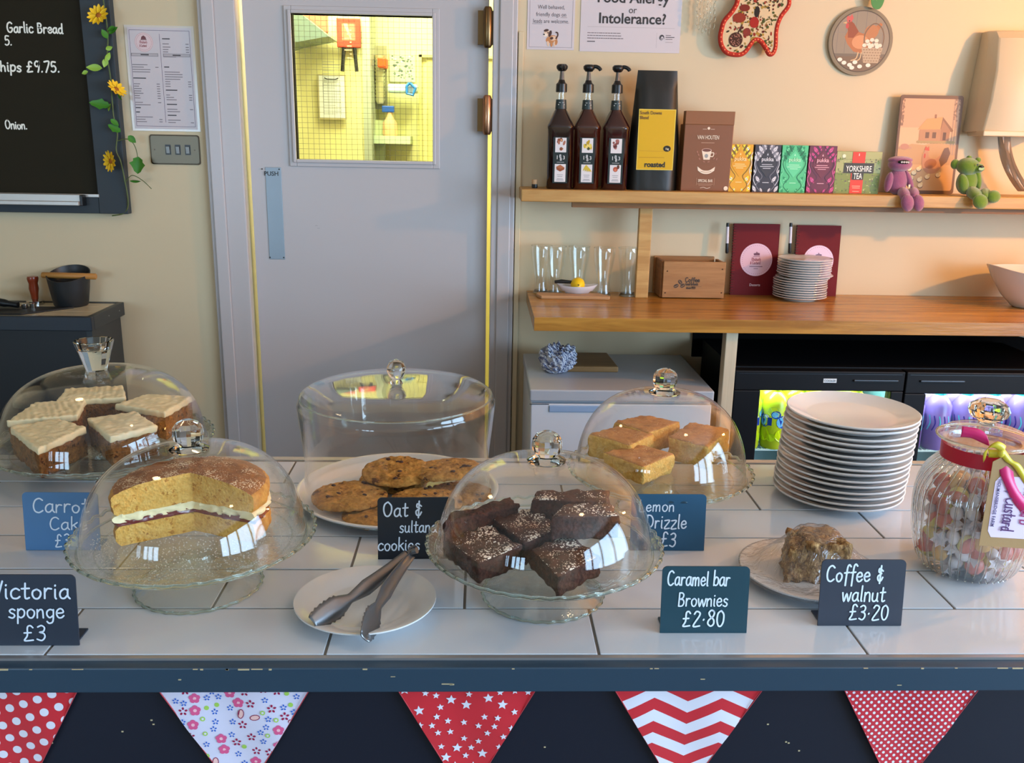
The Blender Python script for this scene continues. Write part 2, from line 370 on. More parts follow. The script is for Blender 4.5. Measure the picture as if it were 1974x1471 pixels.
# window wall on the right and window wall behind the camera: real openings with mullions
def window_wall(name, ax, pos, spans, z0, z1):
    b = B(); t = .12
    lo, hi = (YB, YK) if ax == 'x' else (XL, XR)
    def put(b, p0, p1, q0, q1, d0=0, d1=t):
        if ax == 'x': b.box(pos+d0, pos+d1, p0, p1, q0, q1)
        else: b.box(p0, p1, pos-d1, pos-d0, q0, q1)
    e = lo
    for a0, a1 in spans: put(b, e, a0, 0, ZC); put(b, a0, a1, 0, z0); put(b, a0, a1, z1, ZC); e = a1
    put(b, e, hi, 0, ZC)
    wl = s(name, b, CREAM)
    return put
p1 = window_wall('wall_right', 'x', XR, [(-2.95, 1.15)], .65, 2.35)
p2 = window_wall('wall_front', 'y', YB, [(-4.55, -3.95), (-3.6, -1.95)], .8, 2.1)
DKF = pm('window_frame_paint', rgb(70, 66, 64), .5)
for nm_, put, a0, a1, n in (('window_1', p1, -2.95, 1.15, 4), ('window_2', p2, -3.6, -1.95, 3), ('window_3', p2, -4.55, -3.95, 2)):
    WT, WZ = (2.35, .65) if nm_ == 'window_1' else (2.1, .8)
    b = B(); put(b, a0, a1, WZ, WZ+.05, -.02, .1); put(b, a0, a1, WT-.05, WT, -.02, .1)
    for i in range(n+1):
        q = a0+(a1-a0)*i/n; put(b, q-.05, q+.05, WZ, WT, -.02, .06)
    s(nm_, b, DKF)
# door frame
CL = PY(388, 100, W).x
s('trim_1', B().box(CL, DL+.002, W-.018, W, 0, DT+.07).box(CL+.012, CL+.05, W-.026, W-.018, 0, DT+.06).box(DL-.03, DL, W, W+.12, 0, DT), WHITEP, bev=.003)
s('trim_2', B().box(DR, .103, W-.018, W, 0, DT+.07).box(DR+.02, .09, W-.024, W-.018, 0, DT+.06).box(DR, DR+.03, W, W+.12, 0, DT), WHITEP, bev=.003)
s('trim_3', B().box(CL, .103, W-.018, W, DT, DT+.08), WHITEP, bev=.003)
s('trim_4', B().box(.106, .122, W-.012, W, 0, 1.86), CREAM, bev=.002)
s('baseboard_left', B().box(XL, CL, W-.02, W, 0, .12), WHITEP)
# door leaf with vision panel
d1, d2, DY0, DY1 = DL+.016, DR-.012, W+.018, W+.058
wl, wr = PY(567, 170, DY0).x, PY(834, 170, DY0).x; wb, wt = PY(700, 309, DY0).z, PY(700, 29, DY0).z
door = struct('door_1', B().box(d1, wl, DY0, DY1, .01, DT-.01).box(wr, d2, DY0, DY1, .01, DT-.01).box(wl, wr, DY0, DY1, .01, wb).box(wl, wr, DY0, DY1, wt, DT-.01), DOORP)
g = .014
fr = B()
for e, y0 in ((.022, DY0-.006), (.01, DY0-.012)):
    fr.box(wl-e, wl, y0, DY1, wb-e, wt+e).box(wr, wr+e, y0, DY1, wb-e, wt+e).box(wl, wr, y0, DY1, wb-e, wb).box(wl, wr, y0, DY1, wt, wt+e)
fr.link('glazing_bead', DOORP, door, bev=.002)
B().box(wl, wr, DY0+.018, DY0+.022, wb, wt).link('pane', thin_glass('door_glass', (.97, .99, .97, 1), .012), door)
b = B(); nx = 25; nz = 27
for i in range(1, nx): x = wl+(wr-wl)*i/nx; b.box(x-.0004, x+.0004, DY0+.0195, DY0+.0203, wb, wt)
for i in range(1, nz): z = wb+(wt-wb)*i/nz; b.box(wl, wr, DY0+.0195, DY0+.0203, z-.0004, z+.0004)
b.link('wire_mesh', pm('glazing_wire', rgb(110, 110, 90), .4, .6), door)
a, c_ = PY(511, 322, DY0), PY(550, 500, DY0)
pl = bx('push_plate', a.x, c_.x, DY0-.0022, DY0, c_.z, a.z, pm('push_plate_steel', rgb(150, 158, 164), .42, .8), door, bev=.0008)
for x, z in ((a.x-.009, a.z-.006), (c_.x-.006, a.z-.006), (a.x+.002, c_.z+.006), (c_.x-.004, c_.z+.006)): B().ball((x, DY0-.003, z), .0022, 8, 6).link('screw', BLACK, door)
ftext('PUSH', .019, door, ((a.x+c_.x)/2-.006, DY0-.003, a.z-.026), rgb(50, 50, 52), .01)
b = B()
for x, z in ((PY(610, 435, DY0).x, PY(610, 435, DY0).z), (PY(614, 440, DY0).x, PY(614, 440, DY0).z)): b.box(x-.004, x+.004, DY0-.0006, DY0, z-.0006, z+.0006)
b.link('scratch', pm('scuff', rgb(150, 148, 150), .7), door)
for (xa, ya, xb, yb), mt in (((937, 12, 944, 92), BRONZE), ((935, 183, 943, 260), pm('hinge_copper', rgb(176, 128, 96), .3, 1))):
    p, q = PY(xa, ya, W-.02), PY(xb, yb, W-.02); x = (p.x+q.x)/2; h = B(); r = .0135
    h.lathe([(0, q.z), (r*.7, q.z), (r, q.z+.008), (r, p.z-.008), (r*.7, p.z), (0, p.z)], 16, c=(x, W-.012, 0))
    hh = h.link('hinge', mt, door, smooth=40); B().box(x-.03, x+.02, W-.004, W+.017, q.z+.01, p.z-.01).link('leaf_plate', BRONZE, hh)
# ---------------------------------------------------------------- kitchen seen through the door glass
KW = pm('kitchen_wall_paint', rgb(238, 236, 170), .5)
YP = W+.75; YR = W+.95; xp = PY(700, 170, YP).x
KS = [('wall_kitchen_left', B().box(XL, xp, YP, YP+.08, 0, ZC), KW), ('wall_kitchen_right', B().box(xp, XR, YR, YR+.08, 0, ZC), KW),
      ('wall_kitchen_corner', B().box(xp, xp+.03, YP-.006, YR, 0, ZC), pm('corner_trim_grey', rgb(176, 186, 168), .4))]
for n_, b_, m_ in KS: s(n_, b_, m_)
def kq(x0, y0, x1, y1, Y): a, b = PY(x0, y0, Y), PY(x1, y1, Y); return a.x, b.x, b.z, a.z
RED = pm('red_lacquer', rgb(212, 70, 52), .4)
Y = YP-.03; x0, x1, z0, z1 = kq(648, 34, 695, 92, Y)
t = thing('easel_board', 'red framed menu board on two dark legs seen through the door glass', 'board', ((x0+x1)/2, Y, z0)); w2 = (x1-x0)/2; h = z1-z0
bx('frame', -w2, w2, 0, .02, 0, h, RED, t, bev=.003); A = Art(); A.rect(-w2+.02, .025, w2-.018, h-.02, rgb(228, 120, 96)); A.poly([(-w2+.025, h-.02), (-w2+.04, h-.02), (-w2+.055, .03), (-w2+.05, .03)], rgb(240, 220, 150))
for i in range(8): A.rect(-w2+.055, h-.045-i*.014, w2-.04-.01*(i % 3), h-.041-i*.014, rgb(240, 190, 150))
A.build('print', t, loc=(0, -.0005, 0))
for sx in (-1, 1): B().tube([(sx*w2*.45, .01, 0), (sx*w2*.62, .005, -.085)], .007, 8).link('leg', BLACK, t)
x0, x1, z0, z1 = kq(611, 143, 667, 231, Y)
t = thing('clipboard', 'white clipboard with a printed rota hung on the kitchen wall', 'clipboard', ((x0+x1)/2, Y+.012, z0)); w2 = (x1-x0)/2; h = z1-z0
bx('board', -w2, w2, 0, .008, 0, h, pm('clipboard_back', rgb(190, 180, 130), .6), t)
A = Art(); A.rect(-w2+.004, .006, w2-.004, h-.004, rgb(226, 232, 232))
for i in range(19): A.rect(-w2+.02, .02+i*.0105, w2-.02-.02*((i*7) % 3 == 0), .0215+i*.0105, rgb(150, 160, 165))
for i in range(5): A.rect(-w2+.02+i*(w2*2-.04)/4, .018, -w2+.0212+i*(w2*2-.04)/4, h-.03, rgb(150, 160, 165))
A.build('print', t, loc=(0, -.0005, 0)); B().tube([(-w2*.5, -.004, h-.012), (-w2*.3, -.006, h-.017), (w2*.3, -.006, h-.017), (w2*.5, -.004, h-.012)], .002, 6).link('clip', BLACK, t)
# extractor hood corner
Y = YP-.22; p = [PY(x, y, Y) for x, y in ((545, 25), (578, 25), (634, 70), (566, 82), (545, 90))]
t = B().prism([(q.x, q.z) for q in p], Y, Y+.2, 'y').link('extractor_hood', pm('hood_steel', rgb(150, 176, 176), .3, .7)); tag(t, 'grey steel extractor hood corner behind the door glass', 'hood')
p = PY(600, 28, YP-.01); q = PY(632, 62, YP-.01); t = B().box(p.x-.03, q.x, YP-.012, YP-.001, q.z, p.z+.06).link('notice', pm('notice_red', rgb(222, 116, 90), .6)); tag(t, 'red paper notice behind the grey steel hood', 'notice')
# right part of the kitchen: shelf, hanging things
def ktag(o, l, c): return tag(o, l, c)
Y = YR-.02; x0, x1, z0, z1 = kq(748, 162, 806, 180, Y-.06)
ktag(bx('film_box', x0, x1, Y-.09, Y-.02, z0, z1, pm('pale_blue_box', rgb(206, 232, 236), .4), bev=.008), 'pale blue and white cling film box on kitchen wall', 'box')
p = PY(790, 170, Y-.1); q = B().tube([(p.x, p.y, p.z+.02), (p.x+.022, p.y, p.z), (p.x+.012, p.y, p.z-.026), (p.x-.012, p.y, p.z-.02), (p.x-.012, p.y, p.z+.008), (p.x, p.y, p.z+.02)], .006, 8).link('blue_tape', pm('blue_plastic', rgb(40, 130, 220), .4)); ktag(q, 'blue loop of tape hanging on the pale blue box', 'tape')
t = thing('cutlery_rack', 'tall rack of stacked white cups beside the grey kitchen corner', 'rack', (PY(732, 140, Y-.05).x, Y-.05, 0))
zz = PY(730, 200, Y-.05).z; k = 0
for zi in range(13):
    B().lathe([(.012, 0), (.021, .02), (.02, .02), (.011, .002), (0, .002)], 12, c=(0, 0, zz+zi*.0135)).link('cup', pm('cup_white', rgb(236, 232, 186), .5), t)
bx('holder', -.026, .026, .02, .03, zz-.02, zz+.22, pm('rack_grey', rgb(150, 150, 120), .4), t)
x0, x1, z0, z1 = kq(729, 112, 746, 131, Y-.08); ktag(bx('orange_tub', x0, x1, Y-.11, Y-.03, z0, z1, pm('orange_plastic', rgb(245, 90, 20), .5), bev=.004), 'small orange tub on top of the stacked cups', 'tub')
x0, x1, z0, z1 = kq(750, 100, 800, 158, Y); t = bx('pinned_papers', x0, x1, Y+.012, Y+.018, z0, z1, pm('paper_grey_green', rgb(196, 206, 176), .7), None); ktag(t, 'speckled paper sheets pinned to the kitchen wall', 'paper')
A = Art()
for i in range(60): A.ell(random.uniform(x0+.01, x1-.01), random.uniform(z0+.01, z1-.01), random.uniform(.002, .007), random.uniform(.002, .005), random.choice([rgb(120, 140, 120), rgb(230, 230, 210), rgb(90, 110, 100)]), 7)
A.build('print', t, loc=(0, Y+.0115, 0))
p = PY(748, 190, Y-.07)
t = thing('spray_bottle', 'blue topped spray bottle standing on the kitchen ledge', 'bottle', (PY(752, 262, Y-.07).x, Y-.07, PY(752, 262, Y-.07).z))
B().lathe([(0, 0), (.028, 0), (.03, .01), (.028, .05), (.012, .075), (.01, .09), (0, .09)], 14).link('body', pm('bottle_orange_white', rgb(240, 190, 140), .4), t, smooth=40)
B().box(-.03, .018, -.012, .012, .09, .115).link('trigger', pm('trigger_blue', rgb(36, 90, 190), .4), t, bev=.003)
zb = PY(752, 262, Y-.07).z
ktag(bx('kitchen_ledge', p.x-.06, p.x+.09, Y-.12, Y+.02, zb-.03, zb, pm('ledge_green_white', rgb(200, 220, 190), .4)), 'short pale ledge under the spray bottle in the kitchen', 'shelf')
x = PY(728, 250, Y-.05).x; ktag(B().box(x-.02, x+.03, Y-.06, Y-.03, .9, zb+.06).link('pipe_boxing', pm('boxing_green', rgb(190, 204, 160), .4)), 'pale green pipe boxing beside the kitchen corner', 'boxing')
x = PY(808, 200, Y).x; z = PY(808, 110, Y).z; s('door_2', B().box(x, x+.012, Y, Y+.02, .05, z+.01).box(x, x+.5, Y, Y+.02, z, z+.01).box(x+.03, x+.5, Y+.012, Y+.02, .05, z-.01), pm('kitchen_door_paint', rgb(232, 222, 140), .5))
# ---------------------------------------------------------------- service counter (tiles, edge, front)
CY0, CX0, CX1 = .896, -1.35, 1.45
cnt = thing('service_counter', 'long counter topped with white brick-laid tiles and edged in chipped slate blue', 'counter', (0, 0, 0))
bx('bedding', CX0, CX1, CY0+.004, 1.536, .975, .9985, GROUT, cnt)
for r in range(6):
    y0 = CY0+.006+r*.103; x = .1349+(r % 2)*.1515
    for k in range(-6, 6):
        xa = x+k*.303+.0016; xb = xa+.2998
        if xb < CX0+.02 or xa > CX1-.02: continue
        dz = random.uniform(-.0002, .0002)
        bx('tile', max(xa, CX0), min(xb, CX1), y0, y0+.0998, .992, 1.0+dz, TILE, cnt, bev=.0008)
bx('back_trim', CX0, CX1, 1.5245, 1.540, .97, 1.0005, pm('trim_aluminium', rgb(196, 190, 180), .35, .3), cnt)
bx('tile_trim', CX0, CX1, CY0-.001, CY0+.0048, .99, .9995, pm('tile_trim_metal', rgb(176, 170, 168), .3, .6), cnt)
bx('front_edge', CX0, CX1, CY0-.016, CY0+.002, .9665, .9965, NAVY, cnt, bev=.0015)
bx('front_panel', CX0, CX1, CY0+.004, CY0+.022, 0, .968, NAVYD, cnt)
bx('carcass', CX0, CX1, CY0+.022, 1.5, .02, .97, NAVYD, cnt)
b = B()
for i in range(26):
    x = random.uniform(-.62, .68); L = random.choice([.003, .005, .012]); top = random.random() < .8
    z = .9958 if top else random.uniform(.968, .99)
    b.box(x, x+L, CY0-.0166, CY0-.0155, z-random.uniform(.0006, .0016), z)
b.box(-.55, -.5, CY0-.0166, CY0-.0155, .9945, .9962)
b.link('chips', CHIP, cnt)['kind'] = 'stuff'
b = B()
for px, py in ((236, 1410), (292, 1388), (296, 1396), (100, 1432), (1515, 1430), (1520, 1432), (1540, 1447), (1480, 1396), (560, 1380), (1050, 1440)):
    p = PY(px, py, CY0+.004); b.box(p.x-.001, p.x+.0012, p.y-.0006, p.y, p.z-.0008, p.z+.0008)
b.link('paint_specks', CHIP, cnt)['kind'] = 'stuff'
# ---------------------------------------------------------------- bunting
print_cloth = print_mat('print_on_cloth', .9)
def flag_warp(x, y): return -.0012*math.sin(x*70+y*20)-.0008*math.sin(y*90)
def flag(label, px, w_, style, tilt=0):
    xc = PY(px, 1334, CY0-.004).x; h = .148; t = thing('bunting_flag', label, 'flag', (xc, CY0-.004, .9660), rot=(0, tilt, 0), group='bunting flags under the counter edge')
    tri = [(-w_/2, 0), (0, -h), (w_/2, 0)]
    b = B(); n = 14
    for i in range(n+1):
        yy = -h*i/n; hw = w_/2*(1-i/n)
        for j in range(n+1): x = -hw+2*hw*j/n; b.v.append((x, flag_warp(x, yy), yy))
    for i in range(n):
        for j in range(n): q = i*(n+1)+j; b.f.append((q, q+1, q+n+2, q+n+1))
    N = NT('flag_'+style); v = N.coord(); sp = N.n('ShaderNodeSeparateXYZ'); N.put(sp.inputs[0], v); X, Z = sp.outputs[0], sp.outputs[2]
    m_ = N.math; red = rgb(208, 20, 38); wht = rgb(232, 228, 240)
    def dots(p, r, rot):
        u = m_('ADD', m_('MULTIPLY', X, math.cos(rot)/p), m_('MULTIPLY', Z, math.sin(rot)/p)); vv = m_('ADD', m_('MULTIPLY', X, -math.sin(rot)/p), m_('MULTIPLY', Z, math.cos(rot)/p))
        fu = m_('SUBTRACT', m_('FRACT', u), .5); fv = m_('SUBTRACT', m_('FRACT', vv), .5)
        return m_('LESS_THAN', m_('ADD', m_('MULTIPLY', fu, fu), m_('MULTIPLY', fv, fv)), (r/p)**2)
    if style == 'chevron':
        tri_ = m_('ABSOLUTE', m_('SUBTRACT', m_('FRACT', m_('ADD', m_('MULTIPLY', X, 1/.076), .5)), .5))
        val = m_('FRACT', m_('ADD', m_('SUBTRACT', m_('MULTIPLY', Z, 1/.0285), m_('MULTIPLY', tri_, 1.35)), .22)); col = N.mix(m_('LESS_THAN', val, .5), red, wht)
    elif style == 'dots': col = N.mix(dots(.0168, .0048, .35), red, wht)
    elif style == 'pindots': col = N.mix(dots(.0062, .00165, .785), rgb(200, 16, 40), wht)
    else: col = red if style == 'stars' else rgb(222, 216, 236)
    wv = N.n('ShaderNodeTexWave'); N.put(wv.inputs['Vector'], v); wv.inputs['Scale'].default_value = 700
    N.bsdf(col, .85, 0, N.bump(wv.outputs[1], .15, .0003), Sheen_Weight=.3)
    b.link('cloth', N.m, t, smooth=80)
    b2 = B(); b2.tube([(-w_/2, flag_warp(-w_/2, 0)-.0004, 0), (0, flag_warp(0, -h)-.0004, -h)], .0006, 5).tube([(w_/2, flag_warp(w_/2, 0)-.0004, 0), (0, flag_warp(0, -h)-.0004, -h)], .0006, 5)
    b2.link('hem', pm('hem_red', rgb(196, 60, 70), .8), t)
    A = Art(clip=[(p[0]*.985, p[1]) for p in tri])
    R_ = random.Random(5)
    if style == 'stars':
        pts = []
        for i in range(900):
            x, y = R_.uniform(-w_/2, w_/2), R_.uniform(-h, 0)
            r = .0062 if R_.random() < .25 else .0042
            if all(math.hypot(x-a, y-b_) > (r+c)*1.35 for a, b_, c in pts): pts.append((x, y, r))
        for x, y, r in pts:
            a = R_.uniform(-.15, .15); A.poly([(x+(r if k % 2 == 0 else r*.45)*math.sin(a+k*PI/5), y+(r if k % 2 == 0 else r*.45)*math.cos(a+k*PI/5)) for k in range(10)], wht)
    if style == 'floral':
        pts = []
        for i in range(1500):
            x, y = R_.uniform(-w_/2, w_/2), R_.uniform(-h, 0)
            kind = R_.choice('pprrbbbgt'); r = {'p': .0068, 'r': .0058, 'b': .0042, 'g': .0035, 't': .006}[kind]
            if all(math.hypot(x-a, y-b_) > (r+c)*1.02 for a, b_, c in pts):
                pts.append((x, y, r))
                if kind == 'p':
                    for k in range(5): A.ell(x+r*.5*math.sin(k*1.257), y+r*.5*math.cos(k*1.257), r*.45, r*.45, rgb(226, 90, 140), 9, up=0)
                    A.ell(x, y, r*.3, r*.3, rgb(250, 190, 200), 8)
                elif kind in 'rb':
                    cc = rgb(160, 16, 70) if kind == 'r' else rgb(40, 100, 200)
                    for k in range(5): A.ell(x+r*.6*math.sin(k*1.257), y+r*.6*math.cos(k*1.257), r*.3, r*.22, cc, 8, rot=PI/2-k*1.257, up=0)
                elif kind == 'g': A.ell(x, y, r*.8, r*.8, rgb(170, 210, 90), 9); A.ell(x, y, r*.4, r*.4, rgb(222, 216, 236), 8)
                else:
                    a = R_.uniform(0, 6); A.ell(x, y, r, r*.6, rgb(150, 40, 80), 12, a); A.ell(x, y, r*.82, r*.44, rgb(246, 196, 190), 12, a)
    if A.p: A.build('print', t, print_cloth, warp=flag_warp, eps=.00003, loc=(0, -.0002, 0))
    return t
for l, px, w_, st in (('red flag with large white polka dots, cut off by the left edge', 12, .157, 'dots'), ('white flag printed with small pink and blue flowers', 452, .168, 'floral'),
                      ('red flag scattered with white stars', 901, .157, 'stars'), ('red and white chevron striped flag', 1328, .172, 'chevron'), ('red flag with tiny white pin dots at the right', 1757, .160, 'pindots')): flag(l, px, w_, st)
b = B().tube([(-1.0, CY0-.001, .9663), (1.1, CY0-.001, .9663)], .0012, 6); tag(b.link('bunting_string', pm('cord_dark', rgb(40, 40, 50), .8)), 'thin dark cord carrying the bunting along the counter edge', 'cord')
# ---------------------------------------------------------------- wooden shelf, worktop, legs
ZS = 1.403; YS = W-.167; SX0 = .117
sh = thing('wall_shelf', 'light oak wall shelf carrying bottles, tea boxes and toys', 'shelf', (0, 0, 0))
bx('board', SX0, 2.25, YS, W, ZS-.036, ZS, OAK, sh, bev=.003)
xb = PY(1103, 398, YS+.02).x; bx('batten', xb, 2.25, YS+.02, YS+.045, ZS-.052, ZS-.036, wood('batten_wood', rgb(140, 96, 50), rgb(120, 80, 40), .6), sh)
p0, p1_, p2_ = PY(1233, 405, YS+.055), PY(1258, 405, YS+.055), PY(1247, 567, YS+.055); ZW = 1.072
bx('post', p0.x, p1_.x, YS+.05, YS+.075, ZW, ZS-.036, OAK, sh, bev=.002)
WY = W-.456; wt_ = thing('wooden_worktop', 'thick varnished wooden worktop under the shelf', 'worktop', (0, 0, 0))
n = 11
for i in range(n):
    y0 = WY+(W-WY)*i/n; y1 = WY+(W-WY)*(i+1)/n-.0006; tone = random.uniform(.92, 1.08)
    xl = .148
    bx('plank', xl, 2.4, y0, y1, ZW-.038, ZW, BUTCHER, wt_, bev=.0006).data.name = 'plank'
pw = wood('pale_post_wood', rgb(214, 198, 168), rgb(196, 178, 148), .6, axis='z')
p0, p1_ = PY(1394, 700, WY+.03), PY(1417, 700, WY+.03)
tag(bx('timber_post', p0.x, p1_.x, WY+.02, WY+.06, 0, ZW-.038, pw, bev=.002), 'pale wooden post holding up the worktop beside the white appliance', 'post')
p = PY(1960, 670, WY+.1); b = B().prism([(p.x-.09, ZW-.04), (p.x+.3, ZW-.04), (p.x+.3, ZW-.14), (p.x+.12, ZW-.08)], WY+.08, WY+.12, 'y')
tag(b.link('worktop_bracket', pm('bracket_grey', rgb(150, 146, 128), .6)), 'pale angled bracket under the worktop at the far right', 'bracket')
# ---------------------------------------------------------------- bottle fridge
FX0, FXM, FX1 = PY(1422, 712, WY).x, PY(1752, 735, WY).x, PY(1752, 735, WY).x+.50; ZF = PY(1600, 714, WY+.02).z
NB = pm('fridge_black', rgb(7, 9, 15), .5, Specular_IOR_Level=.25); YF = WY+.02
bx('back_board', .70, 2.4, W-.012, W-.001, .86, ZW-.038, pm('gap_shade_black', rgb(8, 8, 9), .8, Specular_IOR_Level=.1), wt_)  # added black sheet, paints the shade in the gap above the fridge
fr_ = thing('bottle_fridge', 'black double-door bottle fridge with lit glass doors under the worktop', 'fridge', (0, 0, 0))
FD = .40
b = B().box(FX0, FX1, YF+.04, YF+FD, ZF-.02, ZF).box(FX0, FX1, YF+.04, YF+FD, 0, .1).box(FX0, FX0+.02, YF+.04, YF+FD, .1, ZF-.02).box(FX1-.02, FX1, YF+.04, YF+FD, .1, ZF-.02).box(FX0+.02, FX1-.02, YF+FD-.02, YF+FD, .1, ZF-.02)
b.link('cabinet', NB, fr_)
bx('liner', FX0+.02, FX1-.02, YF+FD-.03, YF+FD-.02, .1, ZF-.02, pm('fridge_liner', rgb(170, 214, 214), .4), fr_)
bx('divider', FXM-.012, FXM+.012, YF+.04, YF+FD-.03, .1, ZF-.02, pm('fridge_liner2', rgb(120, 170, 180), .4), fr_)
HND = pm('handle_grey', rgb(90, 100, 110), .25, .8)
for k, (a0, a1, gx0, gx1) in enumerate(((FX0, FXM-.002, PY(1462, 800, YF).x, PY(1717, 757, YF).x), (FXM+.002, FX1, PY(1780, 800, YF).x, FX1-.06))):
    gt, gb = PY(1600, 754, YF).z-(.006 if k else 0), .2
    dr = B().box(a0, a1, YF, YF+.038, gt, ZF-.003).box(a0, a1, YF, YF+.038, .1, gb).box(a0, gx0, YF, YF+.038, gb, gt).box(gx1, a1, YF, YF+.038, gb, gt).link('door', NB, fr_, bev=.003)
    bx('pane', gx0, gx1, YF+.016, YF+.02, gb, gt, TG, dr)
    mid = (a0+a1)/2; hx = a1-.02 if k == 0 else a0+.02
    bx('handle', (hx-.13) if k == 0 else hx+.02, hx if k == 0 else hx+.15, YF-.006, YF+.002, ZF-.032, ZF-.026, HND, dr, bev=.002)
    bx('chrome_line', a0+.01, a1-.01, YF-.001, YF+.001, ZF-.012, ZF-.0105, HND, dr)
p = PY(1600, 734, YF-.001); bx('name_badge', p.x-.019, p.x+.019, YF-.0015, YF, p.z-.006, p.z+.006, pm('badge_white', rgb(220, 228, 232), .4), fr_); ftext('COOLER', .0085, fr_, (p.x, YF-.002, p.z-.003), rgb(90, 100, 110))
for k, (a0, a1) in enumerate(((FX0+.03, FXM-.02), (FXM+.02, FX1-.03))):
    bx('light_strip', a0, a1, YF+.05, YF+.058, ZF-.032, ZF-.024, emis('fridge_led_%d' % k, (.75, 1, .98, 1), 30), fr_)
    l = light('fridge_light', 'AREA', ((a0+a1)/2, YF+.07, ZF-.035), 3.2, (.72, 1, .98), a1-a0, .02, ((a0+a1)/2, YF+.2, 0)); l.parent = fr_
zsh = PY(1500, 866, YF+.05).z
b = B()
for a0, a1 in ((FX0+.022, FXM-.014), (FXM+.014, FX1-.022)):
    b.box(a0, a1, YF+.05, YF+.054, zsh-.005, zsh)
    for i in range(40): x = a0+(a1-a0)*i/39; b.box(x-.001, x+.001, YF+.05, YF+.33, zsh-.003, zsh-.001)
b.link('wire_shelf', pm('shelf_wire_white', rgb(210, 240, 240), .4), fr_)
# bottles of lemonade on the left, purple packs on the right
ORD = ['first', 'second', 'third', 'fourth', 'fifth', 'sixth']
def lemonade():
    t = thing('lemonade_bottle', 'x', 'bottle'); B().lathe([(0, 0), (.029, 0), (.031, .006), (.031, .112), (.025, .128), (.012, .140), (.012, .15), (0, .15)], 20).link('bottle_body', pm('bottle_lime', rgb(190, 206, 40), .25), t, smooth=40)
    B().lathe([(.0135, .148), (.0135, .162), (0, .162)], 14).link('cap', pm('cap_blue', rgb(40, 110, 190), .35), t, smooth=40)
    A = Art(); A.rect(-.094, .05, .094, .109, rgb(196, 232, 190))
    for q in (-.067, -.022, .022, .067):
        A.ell(q, .096, .016, .012, rgb(190, 220, 90)); A.ell(q+.006, .088, .012, .01, rgb(24, 70, 170)); A.ell(q+.004, .088, .008, .007, rgb(110, 190, 240)); A.rect(q-.012, .06, q-.003, .08, rgb(30, 60, 160))
    for q in (-.045, 0, .045):
        A.ell(q, .07, .014, .016, rgb(24, 70, 170)); A.ell(q-.004, .07, .01, .012, rgb(110, 190, 240)); A.rect(q-.004, .064, q+.012, .074, rgb(30, 60, 160))
        A.ell(q+.006, .082, .006, .004, rgb(240, 250, 250))
        A.ell(q, .036, .0155, .016, rgb(214, 240, 20)); A.ell(q+.02, .03, .011, .01, rgb(190, 226, 30))
    A.build('label_print', t, INKG, R=.0314); return t
proto = lemonade(); first = True
for j in range(3):
    for i in range(5):
        o = proto if first else copy_tree(proto); first = False
        o.location = (FX0+.072+i*.0805, YF+.082+j*.085, zsh); o.scale = (1.22,)*3; o.rotation_euler.z = random.uniform(-.5, .5)
        o['label'] = 'lime yellow bottle, %s from the left in the %s row of the left fridge' % (ORD[i], ['front', 'middle', 'back'][j])
        o['group'] = ['front row lemonade bottles', 'middle row lemonade bottles', 'back row lemonade bottles'][j]
def pack():
    t = thing('juice_bottle', 'x', 'bottle'); B().lathe([(0, 0), (.03, 0), (.032, .006), (.032, .112), (.022, .128), (.013, .14), (0, .14)], 18).link('bottle_body', pm('bottle_purple', rgb(130, 104, 176), .25), t, smooth=40)
    B().lathe([(.0145, .138), (.0145, .155), (0, .155)], 14).link('cap', pm('cap_teal', rgb(60, 190, 200), .3), t, smooth=40)
    A = Art(); A.rect(-.098, .066, .098, .099, rgb(130, 206, 214)); A.rect(-.098, .03, .098, .066, rgb(150, 96, 176))
    for i in range(14): q = -.08+i*.012; A.line([(q, .052), (q+.006, .07), (q+.002, .088)], .003, rgb(80, 200, 220) if i % 2 else rgb(60, 50, 150))
    A.build('label_print', t, INKG, R=.0324); return t
proto = pack(); first = True
for j in range(3):
    for i in range(5):
        o = proto if first else copy_tree(proto); first = False; o.location = (FXM+.068+i*.083, YF+.084+j*.086, zsh); o.scale = (1.2,)*3; o.rotation_euler.z = random.uniform(-.6, .6)
        o['label'] = 'purple and teal bottle, %s from the left in the %s row of the right fridge' % (ORD[i], ['front', 'middle', 'back'][j])
        o['group'] = ['front row purple bottles', 'middle row purple bottles', 'back row purple bottles'][j]
# ---------------------------------------------------------------- white appliance under the worktop
AX0, AX1, AY0 = .14, .663, 2.48; ZA = .868
AW = pm('appliance_white', rgb(214, 218, 226), .3); t = thing('dishwasher', 'white undercounter dishwasher below the left end of the worktop', 'appliance', (0, 0, 0))
bx('cabinet', AX0+.003, AX1-.003, AY0+.02, W-.02, .02, ZA-.035, AW, t, bev=.004)
bx('top_panel', AX0, AX1, AY0-.004, W-.02, ZA-.034, ZA, pm('appliance_top', rgb(176, 180, 188), .35), t, bev=.004)
dr = bx('door', AX0+.004, AX1-.004, AY0, AY0+.02, .08, ZA-.042, AW, t, bev=.003)
q = PY(1050, 775, AY0); bx('grip_recess', AX0+.055, AX0+.20, AY0-.003, AY0+.002, ZA-.066, ZA-.046, pm('grip_blue_grey', rgb(150, 176, 210), .3), dr, bev=.003)
bx('display_line', AX0+.0, AX0+.055, AY0-.001, AY0+.001, ZA-.044, ZA-.0425, BLACK, dr)
a, c_ = PZ(1035, 662, ZA), PZ(1165, 690, ZA)
t = B().prism([(a.x, 2.87), (a.x+.006, 2.68), (a.x+.225, 2.68), (a.x+.215, 2.87)], ZA, ZA+.018).link('chopping_board', wood('dark_board', rgb(150, 112, 66), rgb(124, 90, 50), .5), bev=.004); tag(t, 'brown chopping board lying on the white dishwasher', 'chopping board')
